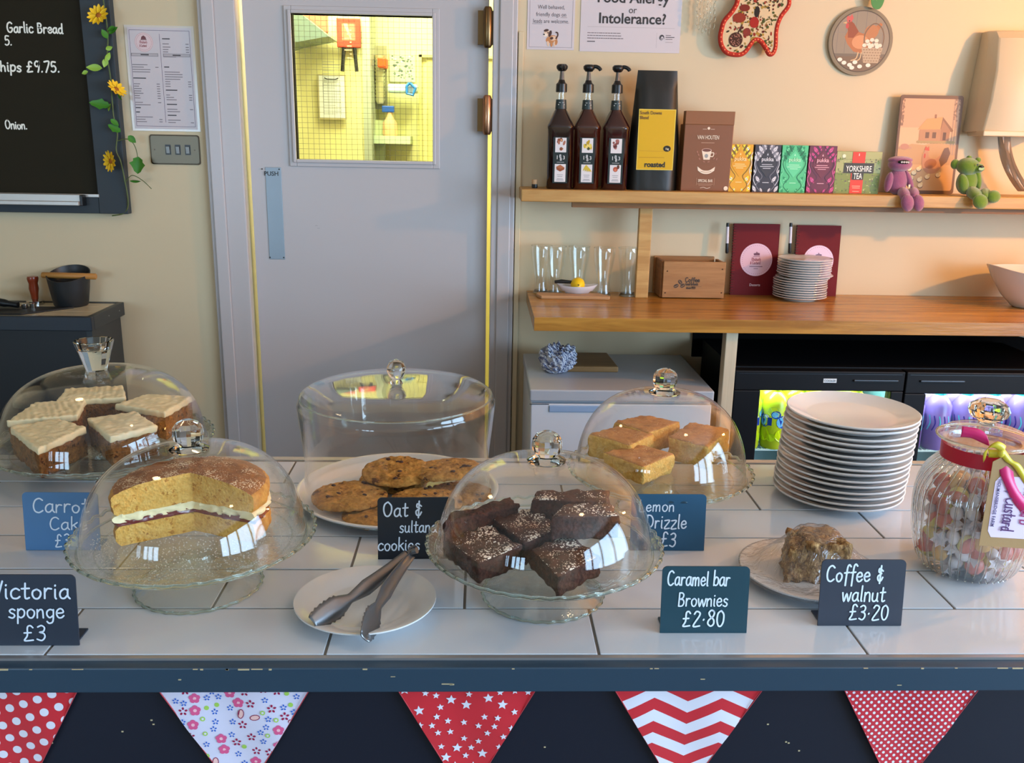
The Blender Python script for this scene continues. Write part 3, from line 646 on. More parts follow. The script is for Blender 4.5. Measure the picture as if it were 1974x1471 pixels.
p = PZ(1060, 655, ZA+.018); t = B().lathe([(0, 0), (.036, 0), (.04, .006), (.04, .014), (.036, .02), (0, .02)], 24, c=(a.x+.05, 2.81, ZA+.018)).link('dark_lid', pm('lid_dark_green', rgb(40, 50, 46), .4), smooth=40); tag(t, 'small dark round lid on the brown chopping board', 'lid')
# crumpled blue and white tea towel
N = NT('tea_towel_check'); v = N.coord(); wv = N.n('ShaderNodeTexWave'); wv.wave_type = 'BANDS'; wv.bands_direction = 'DIAGONAL'; N.put(wv.inputs['Vector'], v); wv.inputs['Scale'].default_value = 42; wv.inputs['Distortion'].default_value = 6; wv.inputs['Detail Scale'].default_value = 12
N.bsdf(N.ramp(wv.outputs[1], (.42, rgb(40, 58, 110)), (.5, rgb(222, 224, 232))), .9)
bm = bmesh.new(); bmesh.ops.create_icosphere(bm, subdivisions=5, radius=1)
for q in bm.verts:
    p = q.co.copy(); n_ = noise.fractal(p*1.7+Vector((3, 1, 2)), 1, 2, 4); rdg = abs(noise.noise(p*3.1+Vector((8, 2, 1))))
    r = 1+.35*n_+.35*rdg; q.co = Vector((p.x*r*.046, p.y*r*.05, max(-.0, (p.z*.5+.42)*r*.084)))
me = bpy.data.meshes.new('towel'); bm.to_mesh(me); bm.free(); p = PZ(1073, 716, ZA)
tag(link('tea_towel', me, N.m, None, (p.x, p.y, ZA+.001), smooth=60), 'crumpled blue and white checked tea towel on the dishwasher', 'towel')
# ================================================================ things on the wall, shelf and worktop
PAPER = pm('white_paper', rgb(206, 196, 198), .6, var=(3, .05)); DK = rgb(62, 54, 58)
def wallrect(x0, y0, x1, y1, Y=W):
    a, b = PY(x0, y0, Y), PY(x1, y1, Y); return a.x, b.x, b.z, a.z
# blackboard, frame, ledge, chalk writing
bt = thing('blackboard', 'black chalkboard menu in a slate grey frame on the left wall', 'blackboard', (0, W-.02, 0))
ix, iz = PY(172, 200, W-.03).x, PY(100, 374, W-.03).z; ox, oz = PY(229, 200, W-.03).x, PY(200, 412, W-.03).z
bx('board_surface', -2.3, ix+.01, .004, .012, iz-.01, 2.6, pm('chalkboard_surface', rgb(34, 28, 12), .62, var=(2, .3), Specular_IOR_Level=.2), bt)
FR = pm('slate_frame_paint', rgb(46, 54, 60), .6, bump=(40, .1))
bx('frame', ix, ox, -.012, .018, oz, 2.6, FR, bt, bev=.002); bx('frame', -2.3, ix, -.010, .018, oz, iz, FR, bt, bev=.002)
lx = PY(157, 395, W-.05).x; LZ = PY(100, 373, W-.05).z
b = B().box(-2.3, ix+.004, -.014, -.009, iz-.008, iz+.002).box(-2.3, lx, -.034, -.009, LZ-.024, LZ-.002).box(-2.3, lx, -.05, -.030, LZ-.034, LZ-.022)
b.link('chalk_ledge', pm('ledge_aluminium', rgb(190, 184, 176), .35, .5), bt, bev=.0015)
bx('end_cap', lx-.0005, lx+.009, -.04, -.01, LZ-.036, LZ-.003, BLACK, bt, bev=.002)
A = Art(); Yb = W-.016; CH = rgb(246, 242, 228)
def chalk(txt, px, py, hpx, wpx=1.15, cond=1):
    p = PY(px, py, Yb); q = PY(px, py-hpx, Yb); h = q.z-p.z; return A.hand(txt, p.x, p.z, h, h*.14*wpx, CH, .04, cond=cond)
chalk('Garlic Bread', 14, 62, 19, cond=.92); chalk('5.', 10, 87, 17); chalk('chips £9.75.', -10, 137, 20, cond=1.06); chalk('Onion.', 11, 248, 16, cond=.85); chalk('and', -34, 248, 14)
A.build('chalk_writing', bt, INKM, loc=(0, Yb-W+.02-.0005, 0), rot=None)
# menu sheet in a clear pocket
x0, x1, z0, z1 = wallrect(247, 52, 379, 250); cx = (x0+x1)/2; w2, h = (x1-x0)/2+.004, z1-z0
t = thing('menu_sheet', 'laminated printed menu with a round pink badge on the wall left of the door', 'menu', (cx, W, z0))
bx('laminate', -w2-.008, w2+.008, -.0016, 0, -.006, h+.006, pm('laminate_film', rgb(214, 204, 190), .15), t); bx('sheet', -w2, w2, -.0022, -.0016, 0, h, PAPER, t)
A = Art(); L_ = lambda x0, y0, x1, y1, c=DK, w_=.0007: A.line([(x0, y0), (x1, y1)], w_, c, False)
for q in ((-w2+.006, .008, w2-.006, .008), (-w2+.006, h-.008, w2-.006, h-.008), (-w2+.006, .008, -w2+.006, h-.008), (w2-.006, .008, w2-.006, h-.008), (.0, .02, .0, h-.018)): L_(*q, rgb(96, 80, 110), .0011)
bcx, bcy = -w2/2, h-.042
A.ell(bcx, bcy, .027, .027, rgb(206, 150, 150), 36); A.ell(bcx, bcy, .0262, .0262, rgb(222, 196, 196), 36)
for i in range(40): a = 2*PI*i/40; A.ell(bcx+.0225*math.cos(a), bcy+.0225*math.sin(a), .0008, .0008, rgb(170, 90, 96), 6)
A.poly([(bcx-.008, bcy+.008), (bcx+.008, bcy+.008), (bcx+.006, bcy+.015), (bcx, bcy+.019), (bcx-.006, bcy+.015)], rgb(110, 60, 66)); A.rect(bcx-.009, bcy+.006, bcx+.009, bcy+.0075, rgb(110, 60, 66))
A.hand('Rhubarb', bcx-.0125, bcy-.003, .007, .0008, rgb(150, 50, 60), cond=.75); A.hand('& Custard', bcx-.0135, bcy-.013, .0065, .0008, rgb(150, 50, 60), cond=.62)
for cxx, lines in ((-w2/2, [(.083, .6, 1), (.089, .45, 1), (.095, .7, 1), (.101, .68, 1), (.117, .5, 2), (.131, .25, 1), (.137, .2, 1), (.143, .3, 1), (.149, .27, 1), (.155, .35, 1), (.161, .2, 1), (.167, .22, 1), (.178, .3, 1), (.184, .6, 1), (.192, .2, 2), (.203, .15, 2), (.215, .65, 1), (.221, .35, 1), (.227, .4, 1)]),
                   (w2/2, [(.018, .3, 2), (.03, .25, 1), (.038, .3, 1), (.044, .22, 1), (.05, .2, 1), (.056, .6, 1), (.062, .5, 1), (.088, .2, 2), (.1, .6, 1), (.106, .7, 1), (.112, .7, 1), (.118, .6, 1), (.124, .2, 1), (.13, .2, 1), (.136, .2, 1), (.146, .45, 2), (.158, .15, 1), (.164, .3, 1), (.17, .4, 1), (.182, .4, 2), (.194, .4, 1), (.2, .5, 1), (.21, .35, 2), (.222, .5, 1), (.228, .3, 1)])):
    for y, f, bold in lines:
        y = h-.012-y*h/.255; xs = cxx-w2*.42
        A.rect(xs, y, xs+w2*.8*f, y+(.0028 if bold == 2 else .0019), rgb(120, 108, 112) if bold == 1 else DK)
        if f < .5 and bold == 1: A.rect(cxx+w2*.3, y, cxx+w2*.4, y+.002, rgb(120, 108, 112))
for cxx in (-w2/2, w2/2):
    yb = h-.082; A.rect(cxx-w2*.42, yb, cxx+w2*.42, yb+.009, rgb(130, 124, 128)); A.rect(cxx-w2*.405, yb+.001, cxx+w2*.405, yb+.008, rgb(180, 170, 172)); A.rect(cxx-.012, yb+.003, cxx+.012, yb+.0062, DK)
A.build('print', t, loc=(0, -.0023, 0))
# light switch
x0, x1, z0, z1 = wallrect(288, 259, 388, 318); t = thing('light_switch', 'brushed steel triple light switch plate below the menu sheet', 'light switch', ((x0+x1)/2, W, (z0+z1)/2)); w2, h2 = (x1-x0)/2, (z1-z0)/2
B().prism(rrect(2*w2, 2*h2, .008), -.004, 0, 'y').link('rim', pm('switch_dark_rim', rgb(60, 50, 40), .3, 1), t, bev=.001)
B().prism(rrect(2*w2-.006, 2*h2-.006, .007), -.0055, -.004, 'y').link('plate', pm('switch_steel', rgb(120, 110, 92), .4, .7, bump=(30, .05)), t, bev=.001)
for q in (-.27, .12, .52): 
    r_ = bx('switch_surround', q*w2-.0085, q*w2+.0085, -.0062, -.0055, -.015, .015, BLACK, t); bx('rocker', q*w2-.0055, q*w2+.0055, -.010, -.006, -.011, .011, STEEL, r_, rot=(.12, 0, 0), bev=.001)
for q in (-.82, .8): B().ball((q*w2, -.0058, 0), .0018, 8, 6).link('screw', STEEL, t)
# sunflower garland
gt = thing('sunflower_garland', 'artificial sunflower vine trailing down the edge of the blackboard', 'garland', (0, 0, 0))
YG = W-.045; G = lambda x, y, d=0: tuple(PY(x, y, YG-d))
GRN = pm('leaf_green', rgb(62, 128, 34), .45, var=(60, .5)); GRL = pm('leaf_light_green', rgb(150, 190, 70), .45, var=(60, .4)); YEL = pm('petal_yellow', rgb(250, 200, 30), .5, var=(80, .3)); ORG = pm('flower_centre', rgb(170, 96, 20), .8, bump=(400, .6))
STM = pm('stem_green_brown', rgb(84, 96, 50), .6)
B().tube(crom([G(196, -20), G(205, 40), G(208, 75, -.005), G(207, 110), G(213, 150, -.005), G(216, 190), G(219, 225), G(226, 255), G(224, 290), G(232, 310), G(240, 345), G(247, 390, -.01), G(240, 410, -.015), G(216, 416, -.01)], 6), .0022, 6).link('stem', STM, gt, smooth=60)
B().tube(crom([G(226, 272), G(245, 268), G(258, 278), G(265, 300), G(262, 320)], 5), .0013, 5).link('tendril', STM, gt); B().tube(crom([G(243, 350), G(255, 338), G(275, 348), G(292, 364)], 5), .0012, 5).link('tendril', STM, gt)
def leaf(p, L, wd, ang, mat, tilt=0.0, lob=0):
    p = Vector(p); n = 7; vs = []; fs = []
    for i in range(n+1):
        u = i/n; hw = wd*math.sin(PI*min(1, u*1.02))**.75*(1-.35*u)*(1+(.22*math.sin(u*17) if lob else 0))
        for j, q in enumerate((-1, -.5, 0, .5, 1)): vs.append((u*L, -.35*abs(q)*hw-.2*L*(u-.5)**2, q*hw))
    for i in range(n):
        for j in range(4): a = i*5+j; fs.append((a, a+1, a+6, a+5))
    M = Matrix.Translation(p) @ Matrix.Rotation(-math.radians(ang), 4, 'Y') @ Matrix.Rotation(tilt, 4, 'X')
    return B().add([M @ Vector(v) for v in vs], fs).link('leaf', mat, gt, smooth=80)
for x, y, L, wd, a, mt, ti, lb in ((207, 75, .03, .011, 118, GRN, .6, 0), (210, 66, .035, .012, 35, GRN, -.5, 0), (203, 118, .030, .010, 60, GRL, .9, 0), (205, 112, .028, .010, 250, GRL, -.4, 0), (198, 132, .048, .013, 178, GRL, .3, 0), (170, 138, .02, .008, 200, GRL, .3, 0),
                                   (213, 205, .062, .018, 172, GRN, .4, 1), (214, 200, .024, .012, 250, GRL, .8, 0), (228, 180, .022, .010, 300, GRN, .9, 0), (233, 255, .042, .014, 150, GRN, .5, 1), (213, 230, .03, .01, 320, GRN, -.6, 0), (247, 262, .030, .012, -42, GRN, -.2, 0),
                                   (268, 302, .052, .026, -98, GRN, .15, 1), (250, 348, .034, .010, 0, GRN, 1.0, 0), (222, 52, .026, .009, 205, GRN, .5, 0), (204, 95, .022, .008, 20, GRL, .3, 0)): leaf(G(x, y, .004), L, wd, a, mt, ti, lb)
def sunflower(px, py, r, facing, n=13):
    p = Vector(G(px, py, .018)); q = Vector(facing).normalized().to_track_quat('Z', 'Y').to_matrix().to_4x4(); M = Matrix.Translation(p) @ q
    f = B().ball((0, 0, 0), (r*.3, r*.3, r*.14), 14, 8); fl = B().add([M @ Vector(v) for v in f.v], f.f).link('flower', ORG, gt, smooth=80)
    for k in range(n):
        a = 2*PI*k/n+.1; vs = []; fs = []
        for i in range(6):
            u = i/5; hw = r*.2*math.sin(PI*(.12+.83*u))**.8; rr = r*(.22+.78*u)
            for s_ in (-1, 0, 1): vs.append(M @ Vector((rr*math.cos(a)-s_*hw*math.sin(a), rr*math.sin(a)+s_*hw*math.cos(a), r*(.15*u*u-.02+.08*abs(s_)+.05*(k % 2)))))
        for i in range(5):
            for j in range(2): b0 = i*3+j; fs.append((b0, b0+1, b0+4, b0+3))
        B().add(vs, fs).link('petal', YEL, fl, smooth=80)
sunflower(190, 30, .032, (-.15, -1, .45)); sunflower(224, 172, .030, (.85, -.45, .75)); sunflower(214, 311, .032, (-.75, -1, .0))
# notices
def sheet(label, x0p, y0p, x1p, y1p, zt=None, col=PAPER):
    x0, x1, z0, z1 = wallrect(x0p, y0p, x1p, y1p); t = thing('notice', label, 'notice', ((x0+x1)/2, W, z0)); w2 = (x1-x0)/2; h = (zt or z1)-z0
    bx('sheet', -w2, w2, -.0018, 0, 0, h, col, t); return t, w2, h
t, w2, h = sheet('dog welcome notice with a small cartoon puppy, nearest the door frame', 1017, 14, 1106, 97)
h2 = h+.09; bx('sheet', -w2, w2, -.0018, 0, h, h2, PAPER, t)
A = Art(); e = .007
for q in ((-w2+e, e, w2-e, e), (-w2+e, e, -w2+e, h2-e), (w2-e, e, w2-e, h2-e)): A.line([q[:2], q[2:]], .0008, rgb(110, 100, 110), False)
A.rect(.029, .0918, .048, .0926, DK); A.rect(-.057, .0728, -.027, .0736, DK)
BR, TN, OR_ = rgb(70, 36, 26), rgb(226, 190, 160), rgb(196, 130, 76)      # puppy
o_ = (-.002, .038); A.sx = A.sy = 1.3; A.ox = .0006; A.oy = -.0114
for cx, cy, rx, ry, cc, ro in ((.004, -.006, .014, .0085, OR_, .25), (.008, -.004, .008, .005, TN, .2), (-.006, .006, .0085, .0075, TN, 0), (-.011, .003, .005, .0038, rgb(240, 220, 200), 0), (.000, .006, .0036, .0075, BR, -.3), (-.009, .013, .006, .0028, BR, .2), (-.014, .004, .002, .0016, rgb(20, 10, 10), 0),
                               (-.004, -.016, .003, .006, TN, .2), (.004, -.017, .003, .006, OR_, 0), (.011, -.016, .003, .006, TN, 0), (.015, -.013, .003, .006, OR_, -.2), (.004, -.004, .004, .003, BR, .4), (-.005, .008, .0012, .0018, rgb(20, 10, 10), 0)):
    A.ell(o_[0]+cx, o_[1]+cy, rx, ry, cc, 14, ro)
A.line([(o_[0]+.014, o_[1]-.004), (o_[0]+.018, o_[1]+.002), (o_[0]+.0175, o_[1]+.008), (o_[0]+.014, o_[1]+.009)], .003, BR)
A.build('print', t, loc=(0, -.0019, 0))
for s_, z, sz in (('Well behaved,', .1155, .0160), ('friendly dogs on', .095, .0160), ('leads are welcome.', .076, .0160)): ftext(s_, sz, t, (0, -.0021, z), rgb(96, 84, 88), sx=.88)
t, w2, h = sheet('large food allergy and intolerance notice above the syrup bottles', 1120, 12, 1309, 103)
bx('sheet', -w2, w2, -.0018, 0, h, h+.12, PAPER, t)
ftext('Intolerance?', .042, t, (.004, -.0024, h-.046), rgb(44, 38, 36), .018, sx=1.0); ftext('or', .027, t, (.004, -.0024, h-.0165), rgb(70, 62, 62), sx=.95)
ftext('Food Allergy', .042, t, (.004, -.0024, h+.0125), rgb(44, 38, 36), .018, sx=1.0)
A = Art(); A.rect(-w2+.022, .0705, w2-.018, .0711, rgb(150, 140, 140)); A.rect(w2-.072, .014, w2-.0715, .058, rgb(150, 140, 140))
for i, f in enumerate((.88, .84, .95)): 
    x = -w2+.022
    while x < -w2+.022+.115*f: d = random.uniform(.004, .012); A.rect(x, .0525-i*.0075, x+d, .0545-i*.0075, rgb(110, 96, 98)); x += d+.0012
A.rect(-w2+.022, .0278, -w2+.046, .0302, DK)
gx, gy = w2-.056, .044; A.ell(gx, gy, .0072, .0082, DK); A.ell(gx+.001, gy-.003, .0042, .006, rgb(222, 212, 214)); A.ell(gx+.0005, gy-.004, .0022, .0045, rgb(120, 110, 112))
for i, f in enumerate((.016, .027, .021)): A.rect(gx+.0115, .0495-i*.0055, gx+.0115+f, .0515-i*.0055, DK if i == 1 else rgb(120, 110, 112))
A.rect(gx+.0115, .030, gx+.034, .0312, rgb(150, 140, 140)); A.build('print', t, loc=(0, -.0019, 0))
# hanging glass beads
t = thing('glass_bead_hanging', 'clear glass bead strands hanging beside the oven mitt', 'hanging ornament', (PY(1362, 40, W-.03).x, W-.03, 0))
for i, (dx, yb) in enumerate(((-.03, 44), (-.02, 52), (-.01, 60), (0, 56), (.012, 62), (.022, 50))):
    zb = PY(1362, yb, W-.03).z; b = B(); z = zb
    while z < zb+.16: b.ball((dx+.002*math.sin(z*90), .006*math.sin(i*2), z), (.0035, .0035, .009), 8, 6); z += .019
    b.link('bead_strand', SG, t, smooth=80)['kind'] = 'stuff'
B().tube([(-.034, 0, zb+.165), (.028, 0, zb+.165)], .004, 8).link('bar', SG, t)
# oven mitt
mo = [(1340+x/4.7, y/4.7) for x, y in ((372, 40), (330, 110), (262, 190), (238, 260), (224, 340), (238, 420), (290, 482), (390, 498), (450, 470), (500, 400), (535, 362), (590, 372), (640, 440), (668, 490), (700, 486), (722, 440), (728, 380), (730, 300), (745, 220), (780, 140), (840, 60), (850, 0), (830, -70), (760, -120), (600, -140), (470, -110), (400, -40))]
YM = W-.03; pts = [(PY(x, y, YM).x, PY(x, y, YM).z) for x, y in mo]; pts = crom(pts+[pts[0]], 4)[:-1]
cx = sum(p[0] for p in pts)/len(pts); cz = sum(p[1] for p in pts)/len(pts)
t = thing('oven_mitt', 'red bordered oven mitt with printed pans and vegetables hanging on the wall', 'oven mitt', (cx, YM, cz)); pts = [(p[0]-cx, p[1]-cz) for p in pts]
B().prism(pts, -.006, .012, 'y').link('mitt_body', pm('mitt_cream_cloth', rgb(216, 188, 146), .9, bump=(60, .3)), t, bev=.003)
B().tube([(p[0]*.99, -.002, p[1]*.99) for p in pts], .0075, 8, closed=True).link('border', pm('mitt_red_border', rgb(184, 44, 26), .85), t, smooth=60)
A = Art(); R_ = random.Random(3); tri_in = lambda x, z: True
def inside(x, y, P_):
    c_ = False
    for i in range(len(P_)):
        (x0, y0), (x1, y1) = P_[i-1], P_[i]
        if (y0 > y) != (y1 > y) and x < (x1-x0)*(y-y0)/(y1-y0)+x0: c_ = not c_
    return c_
ins = [(p[0]*.82, p[1]*.88-.004) for p in pts]
q = PY(1340+362/4.7, 362/4.7, YM); pan = (q.x-cx, q.z-cz)
for i in range(900):
    x, z = R_.uniform(-.12, .12), R_.uniform(-.15, .15)
    if inside(x, z, ins) and math.hypot(x-pan[0], z-pan[1]) > .026: A.ell(x, z, R_.uniform(.0015, .0062), R_.uniform(.001, .0045), R_.choice([rgb(96, 84, 30), rgb(60, 48, 30), rgb(140, 40, 24), rgb(170, 130, 50), rgb(70, 80, 36), rgb(90, 30, 20)]), 7, R_.uniform(0, 3))
A.ell(pan[0], pan[1], .021, .021, rgb(70, 40, 28), 24); A.line([(pan[0]+.006, pan[1]+.02), (pan[0]+.016, pan[1]+.042)], .004, rgb(70, 40, 28), False)
for i in range(40): a, r = R_.uniform(0, 6.28), .018*R_.random()**.5; A.ell(pan[0]+r*math.cos(a), pan[1]+r*math.sin(a), .0013, .0013, rgb(190, 130, 110), 6)
for (u, v, rx, ry, cc) in ((.032, .022, .012, .012, rgb(130, 50, 40)), (.006, .062, .02, .014, rgb(140, 50, 30)), (.052, .05, .014, .016, rgb(160, 36, 26)), (.056, .001, .011, .009, rgb(160, 130, 50)), (.058, .08, .008, .016, rgb(40, 34, 30)), (.02, .09, .016, .01, rgb(120, 40, 26))): A.ell(pan[0]+u, pan[1]+v, rx, ry, cc, 14)
A.build('print', t, mat=print_mat('print_on_mitt', .9), loc=(0, -.0065, 0))
A = Art()
for i in range(0, len(pts), 2): A.ell(pts[i][0]*.99, pts[i][1]*.99, .0026, .0022, rgb(232, 120, 80), 8)
A.build('border_print', t, mat=print_mat('print_on_mitt_border', .9), loc=(0, -.0102, 0))
# round hen plaque
p = PY(1659, 80, W-.01); rx = (PY(1721, 80, W-.01).x-PY(1597, 80, W-.01).x)/2
t = thing('round_plaque', 'round picture plaque of a hen with a basket of eggs', 'plaque', (p.x, W-.004, p.z))
B().prism(ell(0, 0, rx, rx, 48), -.008, .004, 'y').link('plate', pm('plaque_edge', rgb(150, 134, 110), .5), t, bev=.001)
A = Art(sx=rx/1.0)
A.ell(0, 0, .98, .98, rgb(132, 116, 88), 48); A.ell(0, 0, .9, .9, rgb(84, 68, 50), 48); A.ell(0, 0, .87, .87, rgb(146, 130, 108), 48)
cl = ell(0, 0, .87, .87, 48); A.clip = [(x*A.sx/A.sx, y) for x, y in cl]
for i, x in enumerate((-.75, -.5, -.2, .1, .4, .65)): A.rect(x, -.35, x+.02, .9, rgb(130, 118, 104))
A.rect(-.9, -.9, .9, -.42, rgb(122, 96, 70)); A.rect(-.9, -.44, .9, -.36, rgb(116, 100, 82)); A.rect(-.9, .24, .9, .26, rgb(140, 128, 112))
HN = rgb(178, 108, 58); HD = rgb(146, 72, 32)
A.poly([(-.5, .5), (-.38, .6), (-.26, .5), (-.18, .3), (.05, .22), (.3, .35), (.55, .55), (.62, .5), (.45, .2), (.3, -.15), (.05, -.35), (-.2, -.3), (-.42, -.08), (-.52, .12), (-.44, .3)], HN)
A.poly([(-.5, .5), (-.38, .6), (-.26, .5), (-.1, .28), (-.25, .1), (-.42, .1), (-.44, .3)], HD); A.ell(.3, .28, .22, .2, rgb(180, 118, 70), 18, .4); A.ell(-.02, -.02, .26, .2, rgb(206, 142, 94), 18)
A.poly([(-.52, .64), (-.5, .74), (-.42, .7), (-.36, .78), (-.3, .66), (-.36, .56), (-.48, .54)], rgb(200, 90, 80)); A.ell(-.47, .44, .05, .08, rgb(190, 70, 60)); A.poly([(-.5, .56), (-.62, .52), (-.5, .5)], rgb(220, 170, 110)); A.ell(-.42, .58, .02, .02, rgb(30, 20, 20), 8)
A.line([(-.05, -.32), (-.1, -.5), (-.25, -.56)], .03, rgb(220, 180, 130)); A.line([(.05, -.32), (.02, -.5), (-.06, -.56)], .03, rgb(220, 180, 130))
A.line([(.12, -.2), (.1, .2), (.25, .45), (.42, .52), (.6, .4), (.7, .15), (.68, -.15)], .035, rgb(120, 92, 66))
A.poly([(.04, -.18), (.7, -.18), (.6, -.62), (.14, -.62)], rgb(186, 160, 128))
for j in range(5):
    for i in range(7): A.ell(.12+i*.085+(j % 2)*.03, -.24-j*.08, .03, .018, rgb(150, 122, 92), 8)
for x, y in ((.12, -.12), (.24, -.08), (.36, -.12), (.48, -.08), (.6, -.12), (.2, 0), (.34, .04), (.48, .02), (.3, -.16), (.52, -.16)): A.ell(x, y, .075, .06, rgb(150, 120, 96), 14); A.ell(x, y+.01, .068, .055, rgb(236, 214, 190), 14)
for x, y in ((-.6, -.55), (-.46, -.64), (-.28, -.7), (-.12, -.62), (.04, -.74), (.3, -.7), (-.2, -.78)): A.ell(x, y, .085, .065, rgb(120, 92, 70), 14); A.ell(x, y+.012, .077, .058, rgb(240, 224, 204), 14)
A.build('print', t, loc=(0, -.0085, 0), eps=.00004)
p = PY(1690, 12, W-.03); t = thing('hanging_leaf', 'green artificial leaf hanging over the round hen plaque', 'leaf', (p.x, W-.03, p.z))
vs = crom([(-.02, .03), (-.018, .01), (-.008, -.006), (.008, -.008), (.018, .006), (.02, .03), (0, .05), (-.02, .03)], 4)[:-1]; B().prism(vs, -.001, .001, 'y').link('blade', GRN, t)
B().tube([(0, .001, .05), (.002, .012, .09)], .0012, 6).link('stem', STM, t)
# paper towel dispenser
p = PY(1880, 262, W-.11); tp = PY(1898, 62, W-.09); X0 = p.x; X1 = X0+.27; zb, zt = p.z+.012, tp.z+.01
t = thing('towel_dispenser', 'large cream paper towel dispenser on the wall at the far right', 'dispenser', (X0, W, zb)); H_ = zt-zb
DSP = pm('dispenser_plastic', rgb(206, 190, 160), .45)
prof = [(0, -.11), (0, -.115), (H_*.5, -.125), (H_*.85, -.10), (H_, -.05), (H_, 0), (0, 0)]
b = B(); prof2 = [(-.112, 0), (-.125, H_*.3), (-.12, H_*.6), (-.09, H_*.92), (-.06, H_), (0, H_), (0, 0)]
def side(x, k): return [(x, y*k, z) for y, z in prof2]
cs = [side(0.012, .55), side(.03, .85), side(.075, 1.0), side(.195, 1.0), side(.24, .85), side(.258, .55)]
# taper: the lower part is wider
vs = []; fs = []; m_ = len(prof2)
for c_ in cs: vs += [(x+(.020*(z/H_))*(1 if x < .13 else -1), y, z) for x, y, z in c_]
for i in range(5):
    for j in range(m_): fs.append((i*m_+j, i*m_+(j+1) % m_, (i+1)*m_+(j+1) % m_, (i+1)*m_+j))
fs += [tuple(range(m_))[::-1], tuple(range(5*m_, 6*m_))]
b.add(vs, fs).link('housing', DSP, t, smooth=30, bev=.004)
bx('lower_lip', .02, .25, -.118, -.02, -.012, .004, DSP, t, bev=.003)
N = NT('paper_towel'); N.bsdf(rgb(196, 178, 160), .9, 0, N.bump(N.noise(N.coord((60, 60, 6)), 1.5), .5, .004))
q0 = PY(1945, 262, W-.09); vs = []; fs = []
for i in range(15):
    u = i/14; c_ = PY(1937+38*u**2.2, 264+105*u, W-.08); hw = .022-.006*math.sin(u*3)
    for j in range(9): s_ = j/4-1; vs.append((c_.x-X0+s_*hw, -.08+.012*math.sin(j*1.9+u*3)+.0, c_.z-zb))
for i in range(14):
    for j in range(8): a = i*9+j; fs.append((a, a+1, a+10, a+9))
B().add(vs, fs).link('paper_towel', N.m, t, smooth=80)
